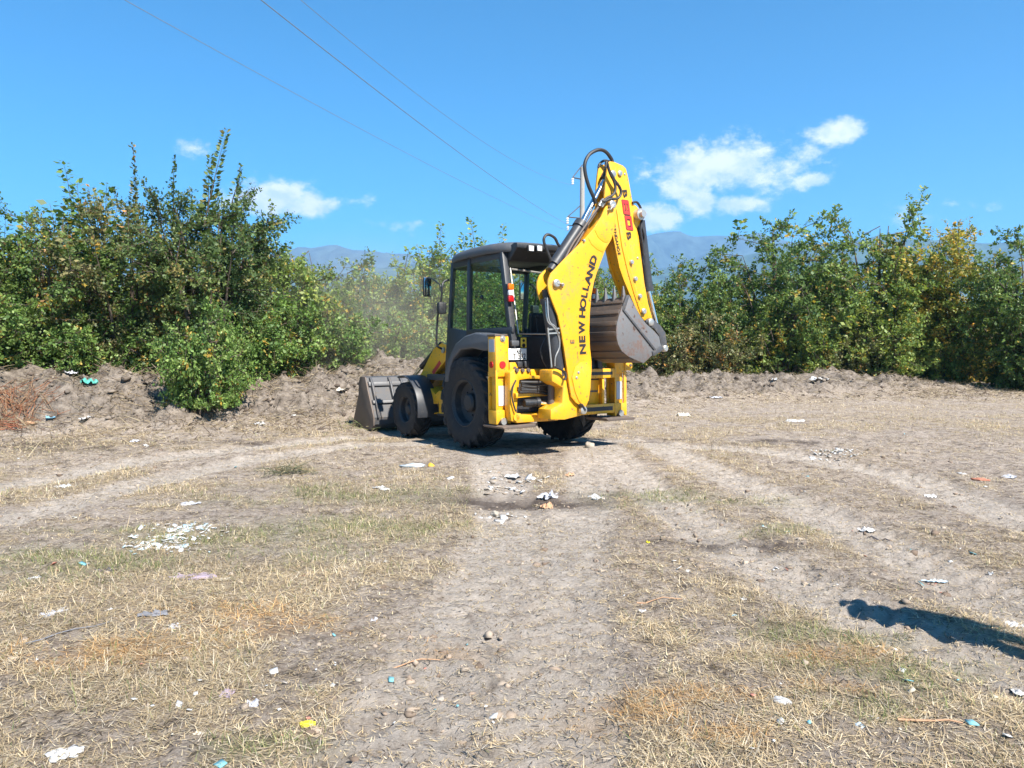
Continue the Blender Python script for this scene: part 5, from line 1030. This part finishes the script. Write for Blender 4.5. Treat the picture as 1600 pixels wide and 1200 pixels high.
for a in [
    ('plastic_bag', 'bag', 'lump', 478, 1126, .115, .06, .05, 'yellow', 'bright yellow plastic bag in the grass at the bottom left', 0),
    ('plastic_bag', 'bag', 'sheet', 100, 1178, .16, .14, .05, 'white', 'torn white film at the bottom left corner', 40),
    ('rag', 'rag', 'sheet', 242, 962, .22, .10, .05, 'grey', 'dark grey rag trailing through the dry grass on the left', 20),
    ('rag', 'rag', 'sheet', 272, 978, .12, .09, .04, 'palegrey', 'pale grey scrap just right of the dark grey rag'),
    ('wrapper', 'wrapper', 'sheet', 304, 1005, .10, .045, .025, 'white', 'small white printed wrapper below the grey rag', 20),
    ('rag', 'rag', 'sheet', 300, 902, .34, .18, .07, 'purple', 'purple-pink cloth heap below the white rubble patch', 10),
    ('rag', 'rag', 'sheet', 352, 906, .14, .10, .04, 'cream', 'cream scrap right of the purple-pink cloth'),
    ('rag', 'rag', 'sheet', 356, 1080, .11, .09, .05, 'purple', 'small faded purple cloth near the bottom left'),
    ('rag', 'rag', 'sheet', 396, 1098, .11, .10, .05, 'palegrey', 'grey-lilac net scrap beside the faded purple cloth'),
    ('paper_scrap', 'paper', 'sheet', 170, 953, .10, .05, .03, 'white', 'white paper strip left of the dark grey rag', 30),
    ('plastic_bag', 'bag', 'sheet', 85, 958, .22, .12, .05, 'palegrey', 'pale plastic film in the grass at the far left'),
    ('paper_scrap', 'paper', 'sheet', 55, 905, .10, .10, .05, 'white', 'white scrap standing up near the left edge'),
    ('rag', 'rag', 'sheet', 165, 893, .20, .09, .05, 'darkrag', 'dark striped rag left of the purple-pink cloth', 0),
    ('plastic_bag', 'bag', 'sheet', 97, 760, .24, .18, .08, 'white', 'white bag beside the curved wheel track on the left'),
    ('plastic_bag', 'bag', 'sheet', 296, 787, .26, .18, .07, 'palegrey', 'grey film scrap above the white rubble patch'),
    ('plastic_bag', 'bag', 'lump', 645, 731, .46, .20, .13, 'silver', 'silvery stuffed plastic sack before the rear wheel', 0),
    ('plastic_bag', 'bag', 'lump', 674, 731, .13, .14, .11, 'ochre', 'small ochre bag at the end of the silvery sack', 0),
    ('plastic_bag', 'bag', 'sheet', 596, 764, .30, .14, .08, 'white', 'white twisted strip beside the green grass patch', -35),
    ('plastic_bag', 'bag', 'sheet', 932, 770, .24, .18, .09, 'white', 'white and teal bag right of the dark damp hollow'),
    ('rag', 'rag', 'sheet', 858, 768, .32, .2, .14, 'palegrey', 'lilac-grey rag at the right rim of the damp hollow', 30),
    ('cardboard_piece', 'cardboard', 'sheet', 855, 788, .14, .18, .11, 'tan', 'torn tan cardboard piece below the lilac-grey rag'),
    ('stone', 'stone', 'lump', 774, 800, .18, .12, .10, 'stone', 'pale flat stone at the front of the damp hollow'),
    ('plastic_bag', 'bag', 'sheet', 800, 745, .26, .16, .10, 'white', 'white scrap on the track above the damp hollow'),
    ('cardboard_piece', 'cardboard', 'sheet', 888, 742, .2, .14, .07, 'tan', 'tan crumpled scrap between hollow and rear tyre'),
    ('stone', 'stone', 'lump', 922, 700, .26, .22, .24, 'stone', 'pale lump of rubble behind the rear of the digger'),
    ('plastic_bag', 'bag', 'sheet', 1240, 655, .62, .30, .14, 'white', 'white sheet lying far out before the right hedge', 0),
    ('plastic_bag', 'bag', 'sheet', 1355, 828, .17, .13, .07, 'white', 'white bag beside a dark stick at the right', 0),
    ('paper_scrap', 'paper', 'sheet', 1458, 900, .22, .11, .05, 'paleblue', 'flat pale blue face mask shaped cloth at the right', 0),
    ('plastic_bag', 'bag', 'lump', 1222, 1098, .125, .09, .06, 'white', 'crumpled white bag in the grass at the lower right', -30),
    ('paper_scrap', 'paper', 'sheet', 1343, 1139, .05, .05, .03, 'paleblue', 'small white and blue scrap at the bottom right'),
    ('wrapper', 'wrapper', 'sheet', 1368, 1122, .05, .09, .02, 'palegrey', 'dull film wrapper above the white and blue scrap'),
    ('paper_scrap', 'paper', 'sheet', 1163, 936, .07, .05, .03, 'white', 'small white chip left of the long shadow'),
    ('paper_scrap', 'paper', 'sheet', 1145, 963, .06, .03, .02, 'blue', 'small blue chip below the white chip'),
    ('paper_scrap', 'paper', 'sheet', 1588, 970, .14, .10, .05, 'white', 'white paper at the right edge above the long shadow'),
    ('plastic_bag', 'bag', 'sheet', 1590, 1078, .09, .05, .03, 'white', 'white scrap at the right edge near the bottom'),
    ('plastic_bag', 'bag', 'sheet', 1456, 772, .22, .14, .07, 'white', 'white rag in the middle of the right field'),
    ('paper_scrap', 'paper', 'sheet', 1504, 741, .15, .10, .05, 'white', 'small white paper above the white rag at the right'),
    ('cardboard_piece', 'cardboard', 'lump', 1532, 752, .26, .13, .10, 'brick', 'broken red brick piece at the right'),
    ('plastic_bag', 'bag', 'sheet', 1578, 747, .2, .14, .09, 'palegrey', 'grey-white bag right of the red brick piece'),
    ('paper_scrap', 'paper', 'sheet', 1550, 895, .08, .06, .05, 'white', 'small white cup-like scrap right of the pale blue cloth'),
    ('paper_scrap', 'paper', 'sheet', 1075, 895, .06, .05, .03, 'white', 'small white scrap on the central-right track'),
    ('paper_scrap', 'paper', 'sheet', 1015, 849, .08, .05, .03, 'yellow', 'small yellow wrapper on the bare central-right ground'),
    ('paper_scrap', 'paper', 'sheet', 1003, 961, .06, .04, .03, 'palegrey', 'small blue-grey scrap beside the long dry stick'),
    ('plastic_bag', 'bag', 'sheet', 586, 966, .06, .07, .04, 'palegrey', 'small grey and white scrap left of the central track'),
    ('paper_scrap', 'paper', 'sheet', 604, 878, .06, .05, .04, 'white', 'small white chip in the grass left of the central track'),
    ('paper_scrap', 'paper', 'sheet', 310, 1143, .06, .04, .03, 'cream', 'small cream chip left of the yellow bag'),
    ('stone', 'stone', 'lump', 560, 1063, .05, .045, .03, 'stone', 'small pale stone on the bare central track'),
    ('paper_scrap', 'paper', 'sheet', 1068, 648, .4, .3, .18, 'cream', 'pale lump of rubbish standing right of the digger')]:
    put(*a[:10], rot=a[10] if len(a) > 10 else None, group=G1)
G2 = 'litter caught on the spoil banks'
for a in [
    ('plastic_bag', 'bag', 'sheet', 138, 600, .34, .32, .30, 'teal', 'teal plastic bag hanging at the edge of the bramble', 60),
    ('plastic_bag', 'bag', 'sheet', 112, 584, .32, .2, .2, 'palegrey', 'pale bag just left of the teal bag', 0),
    ('plastic_bag', 'bag', 'sheet', 80, 656, .20, .15, .12, 'blue', 'light blue plastic scrap on the left bank', 0),
    ('plastic_bag', 'bag', 'sheet', 134, 655, .16, .38, .16, 'white', 'white twisted bag on the left bank', 0),
    ('brick_piece', 'brick', 'lump', 45, 662, .34, .16, .14, 'tan', 'pale pinkish brick piece below the orange twigs', 0),
    ('plastic_bag', 'bag', 'sheet', 405, 664, .34, .26, .16, 'white', 'white torn bag on the bank left of the loader bucket', -30),
    ('paper_scrap', 'paper', 'sheet', 365, 668, .13, .18, .10, 'cream', 'cream scrap left of the white torn bag on the bank'),
    ('paper_scrap', 'paper', 'sheet', 459, 650, .11, .11, .09, 'white', 'small round white chip on the bank left of the loader bucket'),
    ('plastic_bag', 'bag', 'sheet', 210, 690, .18, .12, .08, 'palegrey', 'grey scrap at the foot of the left bank'),
    ('plastic_bag', 'bag', 'sheet', 228, 697, .14, .1, .08, 'white', 'white scrap at the foot of the left bank'),
    ('plastic_bag', 'bag', 'sheet', 530, 612, .35, .3, .2, 'cream', 'pale rubbish showing in the spoil above the loader bucket'),
    ('plastic_bag', 'bag', 'sheet', 1280, 594, .75, .35, .28, 'white', 'large white bag half buried in the right spoil heap', 0),
    ('paper_scrap', 'paper', 'sheet', 1210, 594, .24, .2, .18, 'white', 'small white scrap left of the half buried bag'),
    ('plastic_bag', 'bag', 'sheet', 1118, 622, .5, .25, .12, 'palegrey', 'pale film at the foot of the right spoil heap', 0),
    ('sack', 'sack', 'lump', 1484, 580, .75, .6, 1.15, 'palegrey', 'pale sack leaning in the shade of the right hedge', 0)]:
    put(*a[:10], rot=a[10] if len(a) > 10 else None, z=0, group=G2)

def sticks(name, cat, px, py, n, ln, spread, mats, label, z=None, r=.006, flat=.25):
    x, y = ray_ground(px, py)
    g = np.random.default_rng(int(px + py)); A = np.stack([g.normal(0, spread, n), g.normal(0, spread * .6, n), np.abs(g.normal(.03, spread * .16, n))], 1); az = g.uniform(0, 6.28, n); el = g.normal(0, flat, n)
    L = ln * g.uniform(.5, 1, n); D = np.stack([np.cos(az) * np.cos(el), np.sin(az) * np.cos(el), np.sin(el)], 1); B = A + D * L[:, None]
    A[:, 2] = np.maximum(A[:, 2], .0); B[:, 2] = np.maximum(B[:, 2], .0)
    for a in (A, B):
        a[:, 2] += height(a[:, 0] + x, a[:, 1] + y) - h1(x, y)
    V, Fw = tubes_np(A, B, np.full(n, r), np.full(n, r * .5), 4); o = link(name, np_mesh(name, V, Fw, colors=np.repeat(np.array(mats)[g.integers(0, len(mats), n)] * g.uniform(.7, 1.2, (n, 1)), 8, 0)), M['clod']); o.location = (x, y, h1(x, y) + .01)
    return props(o, label, cat, kind='stuff')
sticks('twig_pile', 'twigs', 22, 642, 260, .42, .34, [(.30, .13, .07), (.24, .11, .06), (.34, .22, .13), (.18, .11, .08)], 'heap of rusty orange dry twigs on the left bank', r=.006)
sticks('twig_pile', 'twigs', 12, 668, 130, .3, .25, [(.32, .12, .07), (.24, .10, .06), (.3, .2, .12)], 'smaller heap of red-brown twigs below the orange heap', r=.006)
sticks('weed', 'weed', 452, 741, 130, .26, .16, [(.10, .11, .07), (.16, .15, .09), (.3, .24, .14)], 'uprooted dark weed lying beside the curved track', r=.004, flat=.4)
sticks('weed', 'weed', 585, 668, 160, .3, .30, [(.30, .29, .13), (.20, .24, .10), (.42, .36, .2)], 'clump of dry weeds before the loader bucket', r=.004, flat=.7)
def stick(px, py, ang, ln, r, col, label):
    x, y = ground_point(px, py); d = Vector((math.cos(R(ang)), math.sin(R(ang)), 0)); P = [Vector((x, y, 0)) + d * ln * (t - .5) + Vector((-d.y, d.x, 0)) * .05 * ln * math.sin(4 * t) for t in np.linspace(0, 1, 6)]
    for p in P: p.z = h1(p.x, p.y) + r + .006
    props(MB().tube(P, [r * (1 - .5 * i / 6) for i in range(6)], 6).build('stick', LM[col]), label, 'stick')
stick(1030, 942, 10, .30, .0045, 'tan', 'long dry stick right of the central track'); stick(1452, 1134, -8, .26, .006, 'tan', 'brown dry stalk at the lower right'); stick(1372, 838, -50, .2, .008, 'darkrag', 'dark stick beside the white bag at the right'); stick(650, 1032, 15, .25, .004, 'tan', 'thin straw stalk crossing the central track'); stick(108, 990, 55, .45, .004, 'grey', 'thin grey twig lying in the grass at the left')

def chips(seed, spots, n, smax, cols, label, name):
    """flakes of plaster, paper and film"""
    g = np.random.default_rng(seed); V, C = [], []; k = g.integers(0, len(spots), n)
    gp = np.array([(*ground_point(a, b), rx, ry) for a, b, rx, ry in spots]); x = gp[k, 0] + g.normal(0, .5, n) * gp[k, 2]; y = gp[k, 1] + g.normal(0, .5, n) * gp[k, 3]; z = height(x, y) + .012
    s = .006 + smax * g.random(n) ** 3; az = g.uniform(0, 6.28, n); e1 = np.stack([np.cos(az), np.sin(az), g.normal(0, .3, n)], 1); e2 = np.stack([-np.sin(az), np.cos(az), g.normal(0, .3, n)], 1); nz_ = np.array([0, 0, 1.])
    P = np.stack([x, y, z], 1); q = [P + e1 * (s * a)[:, None] + e2 * (s * b)[:, None] for a, b in ((-1, -.6), (.7, -.8), (1, .5), (-.5, .9))]
    V = np.stack(q + [v - nz_ * (.25 * s)[:, None] for v in q], 1).reshape(-1, 3); b = (np.arange(n) * 8)[:, None, None]
    Fc = (np.array([(0, 1, 2, 3), (7, 6, 5, 4), (0, 4, 5, 1), (1, 5, 6, 2), (2, 6, 7, 3), (3, 7, 4, 0)])[None] + b).reshape(-1, 4)
    C = np.array(cols)[g.integers(0, len(cols), n)] * g.uniform(.8, 1.1, (n, 1)); props(link(name, np_mesh(name, V, Fc, colors=np.repeat(C, 8, 0)), M['clod']), label, 'rubble', kind='stuff')
WH = [(.62, .61, .59), (.5, .49, .47), (.70, .69, .68), (.42, .37, .32)]
chips(3, [(265, 845, .34, .28), (295, 828, .25, .16), (250, 858, .3, .14)], 420, .022, WH + [(.45, .6, .65), (.8, .8, .8)], 'patch of broken white rubble and plastic flakes on the left', 'rubble_patch')
chips(4, [(780, 805, .3, .10), (770, 760, .5, .14), (800, 750, .5, .2)], 160, .05, WH + [(.36, .3, .24)], 'pale debris round the damp hollow', 'rubble_patch')
chips(5, [(1300, 714, .5, .35), (1310, 706, .3, .3)], 160, .04, WH, 'sprinkle of white flakes on the right tracks', 'rubble_patch')
g_ = random.Random(4); chips(6, [(g_.uniform(0, 1600), 640 + 540 * g_.random() ** 1.6, .25, .25) for _ in range(130)], 260, .022, WH + [(.55, .5, .4), (.2, .45, .5), (.45, .2, .15)], 'tiny pale scraps strewn across the whole field', 'rubble_patch')

# ------------------------------------------------------------------ the bystander whose shadow falls into the picture from the right
hx, hy = ground_point(1312, 930); k = 1.72 / math.tan(SUN_EL); bx, by = hx + math.sin(SUN_AZ) * k, hy + math.cos(SUN_AZ) * k
def person():
    J = {'pelvis': (0, 0, .95, .15, .11), 'waist': (0, 0, 1.12, .14, .10), 'chest': (0, 0, 1.34, .165, .115), 'neck': (0, .0, 1.50, .062, .062), 'head': (0, .02, 1.58, .082, .09), 'crown': (0, .01, 1.68, .075, .085)}
    E_ = [('pelvis', 'waist'), ('waist', 'chest'), ('chest', 'neck'), ('neck', 'head'), ('head', 'crown')]
    for s_, q in ((-1, 'r'), (1, 'l')):
        J.update({'sh' + q: (s_ * .19, 0, 1.42, .062, .062), 'el' + q: (s_ * .215, .0, 1.14, .047, .047), 'wr' + q: (s_ * .205, .06, .92, .034, .030), 'hd' + q: (s_ * .205, .08, .85, .036, .022), 'hip' + q: (s_ * .095, 0, .88, .088, .088), 'kn' + q: (s_ * .11, .02, .50, .062, .062), 'an' + q: (s_ * .12, -.02, .09, .042, .045), 'toe' + q: (s_ * .14, .13, .035, .045, .03)})
        E_ += [('chest', 'sh' + q), ('sh' + q, 'el' + q), ('el' + q, 'wr' + q), ('wr' + q, 'hd' + q), ('pelvis', 'hip' + q), ('hip' + q, 'kn' + q), ('kn' + q, 'an' + q), ('an' + q, 'toe' + q)]
        for f, (dx, dy) in enumerate(((-.018, .085), (-.006, .095), (.008, .092), (.02, .078))):
            J['f%d%s' % (f, q)] = (s_ * .205 + dx, .09 + dy * .4, .85 - dy * .8, .009, .009); E_.append(('hd' + q, 'f%d%s' % (f, q)))
        J['th' + q] = (s_ * .205 - s_ * .035, .12, .83, .010, .010); E_.append(('hd' + q, 'th' + q))
    names = list(J); me = bpy.data.meshes.new('person'); me.from_pydata([J[n][:3] for n in names], [(names.index(a), names.index(b)) for a, b in E_], [])
    o = link('person', me, None); md = o.modifiers.new('skin', 'SKIN'); 
    if not me.skin_vertices: bm = bmesh.new(); bm.from_mesh(me); bm.verts.layers.skin.verify(); bm.to_mesh(me); bm.free()
    for i, n in enumerate(names): me.skin_vertices[0].data[i].radius = J[n][3:5]; me.skin_vertices[0].data[i].use_root = n == 'pelvis'
    o.modifiers.new('sub', 'SUBSURF').levels = 2; o.modifiers['sub'].render_levels = 2
    m, nt, b = new_mat('clothes_and_skin'); sp = mk(nt, 'ShaderNodeSeparateXYZ'); t = mk(nt, 'ShaderNodeTexCoord'); nt.links.new(t.outputs['Object'], sp.inputs[0])
    mr = mk(nt, 'ShaderNodeMath', operation='DIVIDE'); nt.links.new(sp.outputs['Z'], mr.inputs[0]); mr.inputs[1].default_value = 1.8
    c = ramp(nt, mr.outputs[0], [(0, (.03, .03, .03)), (.06, (.06, .07, .11)), (.53, (.35, .38, .42)), (.84, (.42, .26, .19)), (.90, (.03, .025, .02))]); [n for n in nt.nodes if n.type == 'VALTORGB'][0].color_ramp.interpolation = 'CONSTANT'
    nt.links.new(c, b.inputs['Base Color']); b.inputs['Roughness'].default_value = .8; me.materials.append(m)
    return o
pe = person(); pe.location = (bx, by, h1(bx, by)); pe.rotation_euler.z = R(-10); pe.scale = (.9, .9, .97)
props(pe, 'bystander in shirt and trousers standing just beyond the right edge, only their shadow in view', 'person')
print('person at', bx, by, 'ratio', bx / by)
print('TRIS', sum(len(m.loop_triangles) or sum(p.loop_total - 2 for p in m.polygons) for m in bpy.data.meshes))
